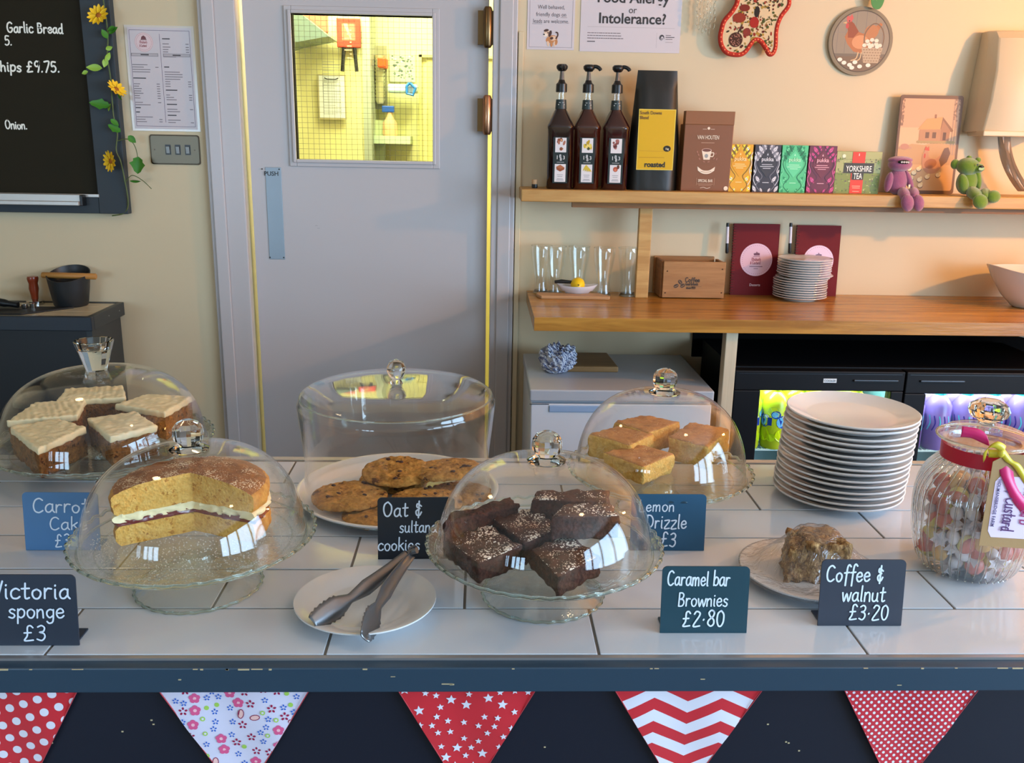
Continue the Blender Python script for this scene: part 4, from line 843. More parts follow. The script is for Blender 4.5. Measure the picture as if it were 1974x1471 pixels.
# ---------------------------------------------------------------- things standing on the shelf
SY = W-.085
def on_shelf(px, py=366, Y=None): return PY(px, py, Y or SY).x
BG = thin_glass('bottle_glass_clear', (.97, .96, .93, 1), .06)
def syrup(px, label, tilt, liquid, pic, twist):
    x = on_shelf(px); t = thing('syrup_bottle', label, 'bottle', (x, SY-.01, ZS), rz=0, group='pump syrup bottles on the shelf')
    q = .0385; LQ = pm('syrup_%s' % pic, liquid, .08, Coat_Weight=.8)
    def sq(r, z, a):
        k = max(abs(math.cos(a)), abs(math.sin(a))); s_ = min(1, max(0, (z-.188)/.036)); rr = r/k; rr = min(rr, r*1.22); return (rr*(1-s_)+r*s_, z)
    B().lathe([(0, 0), (q*.95, 0), (q, .004), (q, .172), (q*1.03, .177), (q*1.03, .183), (q*.97, .188), (q*.6, .222), (.0165, .232), (.0150, .254), (0, .254)], 40, fn=sq).link('bottle_body', LQ, t, smooth=35)
    B().lathe([(.0150, .254), (.0135, .278), (.0138, .283), (.0115, .283), (0, .283)], 20).link('neck', BG, t, smooth=40)
    B().lathe([(.0172, .233), (.0158, .254), (.0152, .260), (.0165, .233)], 20).link('neck_label', pm('label_dark_teal', rgb(34, 50, 52), .4), t)
    A = Art(); A.rect(-.010, .244, .010, .2465, rgb(200, 200, 190)); A.rect(-.008, .250, .008, .252, rgb(140, 150, 150)); A.build('print', t, R=.0172)
    cap = B().lathe([(0, .281), (.0165, .281), (.0168, .283), (.0162, .304), (.011, .309), (.0085, .316), (0, .316)], 20).link('pump_collar', BLACK, t, smooth=40)
    B().lathe([(.0075, .314), (.0055, .338), (.0055, .345), (0, .345)], 14).link('pump_stem', pm('pump_stem_grey', rgb(90, 84, 80), .3), cap)
    b = B().lathe([(0, .339), (.011, .341), (.0165, .348), (.017, .355), (.012, .360), (0, .361)], 18)
    if twist: b.tube(crom([(.008, 0, .354), (.020, -.004, .355), (.030, -.006, .350), (.034, -.007, .344)], 4), [.0055]*12+[.004], 8)
    else: b.tube(crom([(0, -.006, .353), (.002, -.022, .353), (.002, -.036, .343)], 4), [.006]*8+[.004], 8)
    b.link('pump_head', BLACK, cap, smooth=50)
    f = -q*1.0; A = Art(); A.rect(-.0225, .018, .0225, .152, rgb(30, 44, 48)); A.rect(-.0165, .022, .0165, .150, rgb(222, 216, 216)); A.rect(-.0175, .074, .0175, .108, rgb(30, 44, 48))
    R_ = random.Random(len(label))
    cols = {'choc': [rgb(140, 78, 54), rgb(110, 56, 44), rgb(170, 110, 90), rgb(200, 150, 110)], 'vanilla': [rgb(206, 178, 60), rgb(180, 150, 40), rgb(70, 76, 40), rgb(232, 208, 110)], 'hazel': [rgb(96, 44, 44), rgb(130, 70, 66), rgb(70, 34, 36), rgb(160, 96, 90)]}[pic]
    for i in range(9):
        y = .132+R_.uniform(-.014, .013); A.ell(R_.uniform(-.010, .010), y, R_.uniform(.003, .006), R_.uniform(.003, .009), cols[i % 4], 10, R_.uniform(-.6, .6))
    if pic == 'choc': A.poly([(-.012, .066), (0, .072), (.013, .064), (.012, .058), (0, .052), (-.011, .058)], rgb(150, 80, 50)); A.poly([(-.012, .066), (0, .072), (.013, .064), (0, .060)], rgb(176, 104, 68))
    elif pic == 'vanilla':
        for k in range(5): A.ell(-.006+k*.0035, .064-k*.001, .0022, .010, rgb(206, 178, 60), 9, -.5+k*.3)
    else: A.ell(0, .061, .007, .0075, rgb(176, 80, 60)); A.ell(.008, .068, .004, .006, rgb(90, 50, 40)); A.ell(0, .059, .004, .004, rgb(206, 120, 90))
    for i, (w_, y) in enumerate(((.009, .042), (.0075, .037), (.009, .030), (.011, .0265))): A.rect(-w_, y, w_, y+.0015, rgb(150, 146, 150))
    A.rect(-.011, .0785, .011, .080, rgb(170, 170, 170))
    A.build('label_print', t, INKG, loc=(0, f-.0006, 0))
    ftext('1', .016, t, (-.010, f-.0018, .088), rgb(230, 230, 230)); ftext('8', .014, t, (-.001, f-.0018, .0925), rgb(230, 230, 230)); ftext('8', .013, t, (.001, f-.0018, .0835), rgb(230, 230, 230)); ftext('3', .015, t, (.010, f-.0018, .088), rgb(230, 230, 230))
    return t
syrup(1076, 'syrup bottle with a chocolate label, first from the door', 0, rgb(30, 9, 8), 'choc', 0)
syrup(1126, 'syrup bottle with a yellow vanilla label, middle of the three', 0, rgb(52, 14, 6), 'vanilla', 1)
syrup(1180, 'syrup bottle with a hazelnut label, beside the black coffee bag', 0, rgb(42, 6, 8), 'hazel', 1)
t = thing('corked_jar', 'tiny dark jar with a cork standing at the left end of the shelf', 'jar', (on_shelf(1030), SY-.01, ZS)); B().lathe([(0, 0), (.0085, 0), (.009, .004), (.009, .012), (0, .012)], 14).link('jar_body', BLACK, t); B().lathe([(.008, .012), (.0085, .016), (.0085, .026), (0, .026)], 14).link('cork', pm('cork', rgb(190, 150, 110), .8), t)
# coffee bag
def pouch(name, label, cat, px0, px1, pxt0, pxt1, ytop, mat, depth, crease=0, ybot=366):
    x0, x1 = on_shelf(px0), on_shelf(px1); zt = PY(pxt0, ytop, SY).z; H_ = zt-ZS; cx = (x0+x1)/2; w_ = (x1-x0)/2; wt2 = (PY(pxt1, ytop, SY).x-PY(pxt0, ytop, SY).x)/2
    t = thing(name, label, cat, (cx, SY, ZS)); b = B(); nz, nx = 14, 12
    for sgn in (-1, 1):
        k0 = len(b.v)
        for i in range(nz+1):
            u = i/nz; hw = w_*(1-u)+wt2*u if u > .75 else w_*(1-.04*u); hw = w_+(wt2-w_)*max(0, (u-.35)/.65)
            dd = depth*(1-max(0, (u-.55)/.45)**1.3)
            for j in range(nx+1):
                v = j/nx*2-1; y = sgn*max(.0012, dd*(1-abs(v)**6))+.0022*noise.noise(Vector((v*2.2, u*4, sgn*3+px0)))*(1 if .08 < u < .95 else .3)
                b.v.append((v*hw, y, u*H_))
        for i in range(nz):
            for j in range(nx): a = k0+i*(nx+1)+j; b.f.append((a, a+1, a+nx+2, a+nx+1))
    m_ = (nz+1)*(nx+1)
    for i in range(nz):
        for j in (0, nx): a = i*(nx+1)+j; b.f.append((a, a+nx+1, a+nx+1+m_, a+m_))
    for i in (0, nz):
        for j in range(nx): a = i*(nx+1)+j; b.f.append((a, a+1, a+1+m_, a+m_))
    b.link('bag_body', mat, t, smooth=50); return t, w_, H_
t, w_, H_ = pouch('coffee_bag', 'tall black coffee bag with a yellow label', 'coffee bag', 1207, 1303, 1221, 1297, 135, pm('black_foil', rgb(15, 15, 10), .45, bump=(8, .3, .01)), .034)
A = Art(); lw_ = w_*.72; ly0, ly1 = H_*.175, H_*.68
A.rect(-lw_, ly0, lw_, ly1, rgb(226, 200, 90)); A.rect(-lw_+.002, ly0+.002, lw_-.002, ly1-.002, rgb(214, 168, 24))
A.rect(-lw_+.006, ly0+.036, lw_*.5, ly0+.037, rgb(160, 110, 20)); A.rect(-lw_+.006, ly0+.055, lw_*.5, ly0+.056, rgb(190, 140, 40)); A.ell(lw_*.62, ly0+.063, .0115, .009, rgb(40, 34, 24), 20)
A.build('label', t, INKG, loc=(0, -.0368, 0), rot=(0.0, 0, 0))
for s_, sz, x, z, cc, bd, al in (('roasted', .0215, 0, ly0+.009, rgb(34, 24, 14), .03, 'CENTER'), ('South Downs', .0135, -lw_+.003, ly1-.015, rgb(110, 70, 20), .01, 'LEFT'), ('Blend', .0135, -lw_+.003, ly1-.029, rgb(110, 70, 20), .01, 'LEFT'), ('1kg', .008, lw_*.62, ly0+.060, rgb(240, 230, 200), .01, 'CENTER')): ftext(s_, sz, t, (x, -.0380, z), cc, bd, al, sx=.95 if al == 'CENTER' else .88)
# chocolate bag
x0, x1 = on_shelf(1306, 366), on_shelf(1398, 368); zt = PY(1320, 214, SY).z; H_ = zt-ZS; w_ = (x1-x0)/2; t = thing('chocolate_bag', 'brown paper hot chocolate bag with a folded top beside the black coffee bag', 'bag', ((x0+x1)/2+.002, SY, ZS)); BRN = pm('brown_card', rgb(128, 76, 38), .5)
fl = H_*.84; b = B(); b.prism([(-w_, 0), (w_, 0), (w_*1.02, fl), (-w_*.98, fl)], -.032, .032, 'y').link('bag_body', BRN, t, bev=.002)
B().prism([(-w_*.98, fl-.001), (w_*1.02, fl-.001), (w_*1.03, H_), (-w_*.97, H_)], -.0335, .0, 'y').link('folded_top', pm('brown_card_light', rgb(138, 84, 38), .5), t, bev=.001)
A = Art(); CW = rgb(236, 214, 188)
A.ell(0, .158*H_/.2, .004, .004, CW); A.rect(-.018, .1555*H_/.2, -.006, .1562*H_/.2, CW); A.rect(.006, .1555*H_/.2, .018, .1562*H_/.2, CW); A.rect(-.02, .1215*H_/.2, .02, .1225*H_/.2, rgb(200, 160, 130))
cy = .092*H_/.2; A.poly([(-.017, cy+.014), (.013, cy+.014), (.009, cy-.014), (-.010, cy-.014)], CW); A.ell(-.002, cy+.014, .015, .0052, rgb(200, 160, 140)); A.ell(-.002, cy+.0137, .013, .0042, rgb(110, 62, 46)); A.line([(.011, cy+.006), (.020, cy+.006), (.018, cy-.004), (.010, cy-.004)], .0025, CW); A.ell(-.002, cy-.003, .0055, .006, rgb(150, 150, 146))
for x, y in ((-.026, .0), (-.022, -.012), (.026, .004), (.022, -.01), (-.03, .008), (.03, -.012), (-.008, -.02), (.006, -.02)): A.ell(x, cy+y, .004, .002, rgb(160, 104, 80), 8, x*40)
y = .056*H_/.2; A.poly(crom([(-.027, y+.008), (-.012, y-.002), (0, y-.004), (.012, y-.002), (.027, y+.008)], 4)+crom([(.025, y-.004), (.012, y-.012), (0, y-.014), (-.012, y-.012), (-.025, y-.004)], 4), CW)
A.line([(-.016, y-.006), (0, y-.009), (.016, y-.006)], .0012, rgb(150, 100, 70)); A.rect(-.024, .0215, .024, .0225, rgb(190, 150, 120)); A.rect(-.02, .0175, .02, .0183, rgb(190, 150, 120)); A.line([(-.014, .010), (-.004, .012), (.006, .009), (.016, .012)], .0012, CW); A.ell(w_-.010, .010, .0065, .0065, CW)
for sx in (-.027, .027): A.rect(sx, .018, sx+.0007, .04, rgb(190, 150, 120))
A.build('print', t, loc=(0, -.0324, 0))
ftext('VAN HOUTEN', .0165, t, (0, -.0336, .131*H_/.2), CW, .012, sx=.62); ftext('SPECIAL BAR', .0115, t, (0, -.0336, .028), CW, .02, sx=.68)
# tea boxes
def teabox(label, px0, px1, ytop, base, depth=.07, px_bot=None):
    x0, x1 = on_shelf(px0, 368, SY-.025), on_shelf(px1, 368, SY-.025); zt = PY((px0+px1)/2, ytop, SY-.025).z; H_ = zt-ZS; w_ = (x1-x0)/2
    t = thing('tea_box', label, 'tea box', ((x0+x1)/2, SY-.025, ZS)); bx('carton', -w_+.0004, w_-.0004, 0, depth, 0, H_, base, t, bev=.0008); return t, w_, H_
GOLD = rgb(222, 160, 24); A = None
def pukka(t, w_, H_, bgc, c1, c2, c3, centre, txt, seed):
    A = Art(sx=w_, sy=H_/2, oy=H_/2, clip=[(-.985, -.99), (.985, -.99), (.985, .99), (-.985, .99)]); R_ = random.Random(seed); A.rect(-1, -1, 1, 1, bgc)
    for sx in (-1, 1):
        for k in range(7):
            y = .95-k*.09; x = sx*(.25+.1*k); A.ell(x, y, .2, .075, c1 if k % 2 else c2, 12, sx*(.9-k*.1)); 
        for (x, y, r) in ((.55, .82, .2), (.9, .45, .14), (.62, -.45, .2), (.85, -.85, .2), (.3, -.9, .12), (.95, -.1, .12)):
            A.ell(sx*x, y, r, r*.42, c2, 14, sx*.6); A.ell(sx*x, y, r*.55, r*.26, c3, 10, -sx*.4); A.ell(sx*x, y, r*.2, r*.1, c1, 8)
        A.line([(sx*.1, .95), (sx*.45, .7), (sx*.75, .45), (sx*.85, .2), (sx*.6, -.1), (sx*.3, -.35), (sx*.7, -.7), (sx*.3, -.98)], .05, c1); A.line([(sx*1, .7), (sx*.85, .5), (sx*.95, .2), (sx*.8, -.1), (sx*.98, -.4), (sx*.75, -.7)], .045, c3)
    A.poly([(0, .78), (.3, .58), (.62, .38), (.66, .12), (.4, -.08), (0, -.36), (-.4, -.08), (-.66, .12), (-.62, .38), (-.3, .58)], centre)
    for i, (q, y) in enumerate(((.4, .16), (.52, .08), (.3, -.0), (.25, -.6))): A.rect(-q, y, q, y+.025, txt)
    A.poly([(-.06, .56), (0, .66), (.06, .56)], txt); A.build('print', t, loc=(0, -.0002, 0), eps=.00004); ftext('pukka', .0165, t, (0, -.0032, H_*.66), txt, .02, sx=.95)
for lb, a, b_, yt, bgc, c1, c2, c3, ce, tx, sd in (
    ('yellow patterned tea box next to the brown bag', 1398, 1446, 278, GOLD, rgb(120, 90, 20), rgb(236, 216, 40), rgb(244, 236, 214), rgb(226, 156, 20), rgb(250, 220, 150), 1),
    ('charcoal tea box with silver leaves', 1449, 1499, 279, rgb(52, 50, 60), rgb(120, 118, 126), rgb(200, 196, 200), rgb(222, 220, 224), rgb(56, 54, 60), rgb(214, 212, 216), 2),
    ('mint green patterned tea box', 1501, 1551, 280, rgb(84, 192, 130), rgb(24, 110, 70), rgb(40, 150, 96), rgb(120, 220, 160), rgb(96, 206, 146), rgb(180, 236, 196), 3),
    ('dark plum tea box with pink berries', 1553, 1606, 281, rgb(104, 40, 62), rgb(80, 36, 60), rgb(190, 60, 120), rgb(216, 90, 150), rgb(112, 42, 60), rgb(232, 170, 180), 4)):
    t, w_, H_ = teabox(lb, a, b_, yt, pm('tea_carton_%d' % sd, bgc, .45)); pukka(t, w_, H_, bgc, c1, c2, c3, ce, tx, sd)
t, w_, H_ = teabox('wide green box of tea bags with a red stripe beside the purple toy', 1606, 1693, 292, pm('tea_carton_green', rgb(160, 160, 100), .45), .08)
A = Art(); R_ = random.Random(4); A.rect(-w_+.001, .001, w_-.001, H_-.001, rgb(172, 172, 112)); A.rect(-w_+.001, .001, w_-.001, H_*.5, rgb(128, 140, 70))
for i in range(160): A.ell(R_.uniform(-w_+.004, w_-.004), R_.uniform(.004, H_-.02), R_.uniform(.001, .004), R_.uniform(.001, .003), R_.choice([rgb(120, 116, 84), rgb(96, 120, 50), rgb(190, 190, 130), rgb(110, 100, 80), rgb(140, 160, 70)]), 6)
A.rect(-w_+.001, H_-.024, w_-.001, H_-.0233, rgb(110, 110, 70)); A.rect(-w_*.30, .001, w_*.26, H_-.001, rgb(222, 60, 36)); A.ell(-w_*.68, H_-.014, .0055, .0055, rgb(226, 226, 190))
A.rect(-w_*.64, H_*.49, w_*.68, H_*.73, rgb(60, 56, 46)); A.rect(-w_*.26, H_*.33, w_*.26, H_*.52, rgb(60, 56, 46)); A.rect(-w_*.2, .022, w_*.16, .024, rgb(240, 170, 140)); A.rect(-w_*.16, .006, w_*.14, .008, rgb(240, 170, 140)); A.rect(-w_*.18, .0165, w_*.16, .0185, rgb(240, 170, 140)); A.line([(-w_*.02, H_-.012), (-w_*.02, H_-.007)], .003, rgb(240, 190, 170))
A.build('print', t, loc=(0, -.0002, 0), eps=.00004); ftext('YORKSHIRE', .0245, t, (w_*.02, -.0022, H_*.53), rgb(244, 238, 226), .012, sx=.62); ftext('TEA', .0245, t, (0, -.0022, H_*.355), rgb(244, 238, 226), .012, sx=.62)
# tin hen sign leaning on the wall
Yt = W-.03; c4 = [PY(x, y, Yt) for x, y in ((1728, 182), (1850, 184), (1836, 372), (1706, 372))]
w_ = (c4[1].x-c4[0].x)/2; H_ = c4[0].z-ZS+.0; t = thing('tin_sign', 'rectangular tin picture of a hen and chicks before a barn, leaning behind the toys', 'picture', ((c4[2].x+c4[3].x)/2+.004, Yt-.014, ZS), rot=(-.05, 0, 0))
B().prism(rrect(2*w_, H_, .008, 5, 0, H_/2), 0, .002, 'y').link('tin_plate', pm('tin_edge', rgb(110, 84, 60), .45), t)
A = Art(sx=w_, sy=H_/2, oy=H_/2, clip=rrect(1.98, 1.985, .06)); A.rect(-1, -1, 1, 1, rgb(112, 78, 54)); A.poly(rrect(1.84, 1.86, .08), rgb(214, 172, 130)); A.clip = rrect(1.84, 1.86, .06)
A.rect(-1, .35, 1, 1, rgb(208, 158, 120)); A.rect(-1, -1, 1, -.18, rgb(206, 160, 110)); A.poly([(-1, -.1), (-.5, .02), (-.1, .0), (.2, .05), (1, 0), (1, -.4), (-1, -.4)], rgb(194, 148, 100))
for x in (.72, .8, .88, .95): A.rect(x, -.2, x+.05, 1, rgb(176, 138, 110))
for i in range(30): A.ell(random.uniform(.74, .92), random.uniform(.5, .95), .03, .02, rgb(150, 110, 84), 7); A.ell(random.uniform(-.93, -.85), random.uniform(.4, .95), .02, .03, rgb(150, 110, 84), 7)
A.poly([(-.3, .08), (.66, .08), (.66, .34), (.36, .50), (-.22, .34), (-.3, .3)], rgb(182, 130, 90)); A.poly([(-.36, .31), (-.1, .53), (.4, .57), (.36, .32)], rgb(206, 150, 92)); A.poly([(.36, .33), (.4, .57), (.78, .3), (.74, .27)], rgb(140, 96, 66)); A.poly([(.38, .33), (.42, .5), (.68, .3), (.66, .08), (.38, .08)], rgb(170, 118, 82))
A.rect(.14, .54, .2, .62, rgb(150, 100, 70)); A.rect(.46, .1, .56, .26, rgb(96, 64, 44)); A.rect(-.1, .14, .02, .26, rgb(110, 76, 54)); A.rect(.12, .14, .24, .26, rgb(110, 76, 54))
for i in range(12): A.ell(-.3+i*.1, .06, .07, .03, rgb(170, 140, 90), 8)
A.rect(-.9, -.08, -.5, -.04, rgb(190, 140, 110)); A.ell(-.72, -.04, .14, .06, rgb(186, 130, 104))
cs_ = [(-.12, -.36), (-.12, -.2), (-.04, -.09), (.04, -.12), (.1, -.25), (.3, -.28), (.46, -.2), (.6, -.1), (.7, -.18), (.66, -.34), (.5, -.46), (.36, -.56), (.1, -.58), (-.06, -.48)]
A.poly(crom(cs_+[cs_[0]], 4)[:-1], rgb(190, 134, 100)); A.poly([(.42, -.3), (.56, -.06), (.68, -.04), (.76, -.16), (.68, -.34), (.5, -.44)], rgb(116, 82, 64)); A.ell(.16, -.38, .2, .1, rgb(166, 106, 76), 14, .1); A.poly([(-.08, -.1), (-.04, -.02), (.02, -.06), (.06, -.02), (.08, -.12)], rgb(196, 84, 60)); A.ell(-.05, -.22, .03, .05, rgb(190, 80, 60)); A.poly([(-.1, -.14), (-.18, -.17), (-.1, -.18)], rgb(200, 150, 90))
for x, y in ((-.5, -.5), (-.34, -.58), (-.2, -.5), (-.42, -.7), (-.14, -.72), (.1, -.66), (-.1, -.84), (.44, -.62), (-.6, -.62)): A.ell(x, y, .09, .05, rgb(120, 84, 60), 10); A.ell(x, y+.012, .08, .045, rgb(240, 210, 160), 10); A.ell(x+.04, y+.05, .04, .03, rgb(236, 200, 140), 8)
A.build('print', t, loc=(0, -.0006, 0), eps=.00004)
# plush toys
def plush(label, px, col, name, pose):
    t = thing(name, label, 'soft toy', (PY(px, 372, YS+.045).x, YS+.045, ZS)); N = NT(name+'_plush'); v = N.coord(); N.bsdf(N.mix(N.noise(v, 90), col, tuple(c*.6 for c in col[:3])+(1,)), .95, 0, N.bump(N.noise(v, 700, 2), .8, .002), Sheen_Weight=.8)
    for nm, c_, r, ro in pose: 
        M = Matrix.Rotation(ro[0], 3, 'X') @ Matrix.Rotation(ro[1], 3, 'Y') @ Matrix.Rotation(ro[2], 3, 'Z'); B().ball(c_, r, 20, 14, M=M).link(nm, N.m, t, smooth=80)
    return t
t = plush('purple plush toy with a flat wide head sitting on the shelf edge', 1729, rgb(168, 92, 132), 'purple_plush', [
    ('body', (-.004, 0, .040), (.030, .024, .040), (0, 0, 0)), ('head', (-.004, -.006, .090), (.036, .028, .021), (0, 0, 0)), ('brow', (-.004, -.004, .103), (.037, .026, .012), (0, 0, 0)),
    ('arm', (-.034, -.010, .038), (.012, .013, .030), (0, .12, 0)), ('arm', (.030, -.006, .042), (.010, .012, .034), (0, -.45, 0)), ('leg', (.006, -.035, .004), (.017, .036, .017), (.35, 0, -.15)), ('leg', (.036, -.034, .006), (.016, .034, .016), (.35, 0, -.3)), ('foot', (.006, -.066, -.020), (.019, .014, .026), (0, -.25, 0)), ('foot', (.040, -.064, -.020), (.017, .014, .025), (0, -.25, 0))])
B().ball((-.004, -.031, .098), (.019, .006, .0065), 16, 8).link('eye_patch', BLACK, t, smooth=80); A = Art()
for x in (-.013, -.006, .001, .007): A.ell(x, .098, .003, .003, rgb(214, 206, 200), 10); A.ell(x, .0985, .0014, .0014, rgb(30, 20, 20), 8)
A.build('eyes', t, loc=(0, -.0372, 0)); bx('white_label', .024, .030, -.02, -.019, .006, .032, pm('toy_label', rgb(230, 214, 180), .7), t)
t = plush('lime green plush bear slumped beside the tin picture', 1858, rgb(112, 150, 20), 'green_plush', [
    ('body', (.004, 0, .042), (.031, .026, .038), (0, .1, 0)), ('head', (-.004, -.010, .088), (.035, .030, .026), (0, .12, 0)), ('ear', (-.040, .0, .094), (.013, .010, .015), (0, 0, 0)), ('ear', (.028, -.002, .107), (.009, .008, .009), (0, 0, 0)), ('ear', (.0, -.002, .114), (.008, .008, .007), (0, 0, 0)), ('muzzle', (.018, -.030, .084), (.017, .013, .014), (0, 0, 0)),
    ('arm', (-.020, -.026, .036), (.016, .015, .032), (.2, -.35, 0)), ('arm', (.034, -.004, .052), (.011, .012, .034), (0, -.25, 0)), ('leg', (.008, -.044, .010), (.020, .038, .017), (.3, 0, -.1)), ('leg', (.048, -.034, .008), (.018, .034, .016), (.2, 0, -.5)), ('foot', (.014, -.076, -.012), (.024, .014, .021), (0, .7, 0)), ('foot', (.062, -.058, .002), (.021, .014, .019), (0, .2, 0))])
B().ball((.020, -.043, .089), (.008, .004, .004), 12, 8).link('nose', BLACK, t, smooth=80); A = Art(); A.ell(.006, .094, .003, .003, rgb(30, 30, 20)); A.line([(.012, .080), (.02, .076), (.028, .080)], .0015, rgb(60, 70, 60)); A.ell(.02, .083, .009, .005, rgb(150, 180, 120)); A.build('face_print', t, loc=(0, -.0445, 0))
# ---------------------------------------------------------------- on the wooden worktop
WG = thin_glass('tumbler_glass', (.975, .985, .98, 1), .06)
def tumbler(px, label, Y):
    x = PY(px, 500, Y).x; t = thing('beer_glass', label, 'glass', (x, Y, ZW), group='tall clear glasses on the worktop'); H_ = .152
    B().lathe([(0, .002), (.0235, 0), (.027, .004), (.0262, .012), (.0218, .034), (.0232, .06), (.030, .1), (.0345, .13), (.0338, H_), (.0326, H_), (.0332, .13), (.0288, .1), (.022, .062), (.0206, .034), (.021, .018), (0, .014)], 36).link('glass_body', WG, t, smooth=60)
    B().tube([(.0332*math.cos(2*PI*i/32), .0332*math.sin(2*PI*i/32), H_) for i in range(32)], .0009, 6, closed=True).link('rim', SG, t, smooth=80)
    B().lathe([(0, .0), (.0235, .0), (.0245, .004), (.02, .011), (0, .012)], 28).link('base', SG, t, smooth=50)
for px, lb, Y in ((1071, 'clear tulip glass second from the left, behind the knife handle', W-.065), (1116, 'clear tulip glass right behind the lemon', W-.06), (1165, 'clear tulip glass right of the lemon dish', W-.085), (1212, 'clear tulip glass touching the shelf post on its left', W-.08), (1044, 'faint clear glass at the left end of the row', W-.045)): tumbler(px, lb, Y)
a, c_ = PZ(1035, 574, ZW), PZ(1177, 578, ZW)
B1 = B().prism([(a.x+.004, a.y), (a.x, a.y+.02), (a.x, a.y+.035), (a.x+.01, a.y+.045), (c_.x-.03, a.y+.045), (c_.x, a.y-.01), (c_.x-.004, a.y-.024), (a.x+.012, a.y-.02)], ZW, ZW+.010).link('serving_board', wood('light_board', rgb(196, 150, 104), rgb(180, 134, 88), .5), bev=.002); tag(B1, 'small light wooden board under the lemon dish', 'board')
p = PZ(1113, 566, ZW+.010); dx, dy = p.x, p.y+.012
def boat(r, z, a_): k = 1+.42*abs(math.cos(a_))**7; return (r*k if r > .02 else r, z+(.006*abs(math.cos(a_))**7 if r > .035 else 0))
t = thing('gratin_dish', 'small white eared dish holding the lemon', 'dish', (dx, dy, ZW+.010)); b = B()
b.lathe([(0, 0), (.026, 0), (.036, .010), (.044, .022), (.047, .024), (.0455, .0215), (.035, .008), (.02, .004), (0, .004)], 48, fn=lambda r, z, a_: boat(r*(.82 if 0 else 1), z, a_)); b.v = [(x, y*.72, z) for x, y, z in b.v]; b.link('dish_body', pm('white_porcelain', rgb(226, 226, 232), .15), t, smooth=60)
t = thing('lemon', 'bright yellow lemon lying in the white dish', 'lemon', (dx+.001, dy-.002, ZW+.010+.0265)); B().lathe([(0, -.027), (.008, -.0255), (.018, -.018), (.0225, -.004), (.0222, .006), (.017, .018), (.008, .0245), (.004, .028), (0, .029)], 24).link('fruit', pm('lemon_skin', rgb(246, 200, 20), .4, bump=(260, .5)), t, smooth=80, rot=(PI/2+.15, .2, 0), loc=(0, 0, 0))
B().ball((.0, -.0275, .003), (.003, .0015, .003), 8, 6).link('stem_scar', pm('lemon_scar', rgb(120, 110, 30), .8), t)
t = thing('paring_knife', 'small knife with a black handle resting on the white dish', 'knife', (dx, dy, ZW+.010)); B().tube([(-.072, .0, .034), (-.05, .0, .036), (-.018, .0, .034)], [.005, .0065, .005], 10).link('handle', BLACK, t, smooth=60); B().prism([(-.02, .030), (-.018, .038), (.018, .034), (.022, .028)], .0, .0012, 'y').link('blade', STEEL, t)
# coffee crate
a, c_ = PZ(1278, 577, ZW), PZ(1398, 579, ZW); a.y = W-.118; H_ = PY(1285, 504, a.y).z-ZW; cw = c_.x-a.x; dp = .112
CRW = wood('crate_wood', rgb(176, 128, 78), rgb(150, 104, 60), .7, 1.4); t = thing('coffee_crate', 'small wooden crate with coffee beans stencilled on the front', 'crate', (a.x, a.y, ZW), rz=.0)
sk = -.012
bx('front_board', 0, cw, 0, .009, .003, H_, CRW, t, bev=.001); bx('back_board', sk, cw+sk, dp-.009, dp, .003, H_+.004, CRW, t, bev=.001); bx('side_board', sk*.5, sk*.5+.009, .009, dp-.009, .003, H_, wood('crate_side', rgb(140, 96, 50), rgb(118, 76, 36), .7, 1.4, 'y'), t, bev=.001); bx('side_board', cw-.009, cw, .009, dp-.009, .003, H_-.003, CRW, t, bev=.001); bx('bottom_board', 0, cw-.01, .009, dp-.009, .003, .01, CRW, t)
for x, z in ((.009, .018), (.012, H_-.03), (cw-.010, H_-.022), (cw-.008, .02)): B().ball((x, -.0003, z), .0023, 8, 6).link('nail', pm('nail_rust', rgb(84, 50, 26), .6), t)
A = Art(); DB = rgb(66, 48, 32)
for x, y, ro in ((.042, .040, .5), (.054, .052, -.9), (.0625, .041, .6)): A.ell(x, y, .0085, .0058, DB, 14, ro); A.line([(x-.006*math.cos(ro), y-.006*math.sin(ro)), (x+.001, y-.001), (x+.006*math.cos(ro), y+.006*math.sin(ro))], .0011, rgb(170, 124, 78))
A.hand('Coffee', .070, .053, .0135, .0028, DB, 0, cond=.98); A.hand('Good Grounds', .072, .0425, .0085, .0017, DB, 0, cond=.62); A.rect(.072, .0385, .122, .0391, DB); A.hand('since 1973', .074, .0315, .0065, .0016, DB, 0, cond=.85); A.build('stencil', t, loc=(0, -.0004, 0))
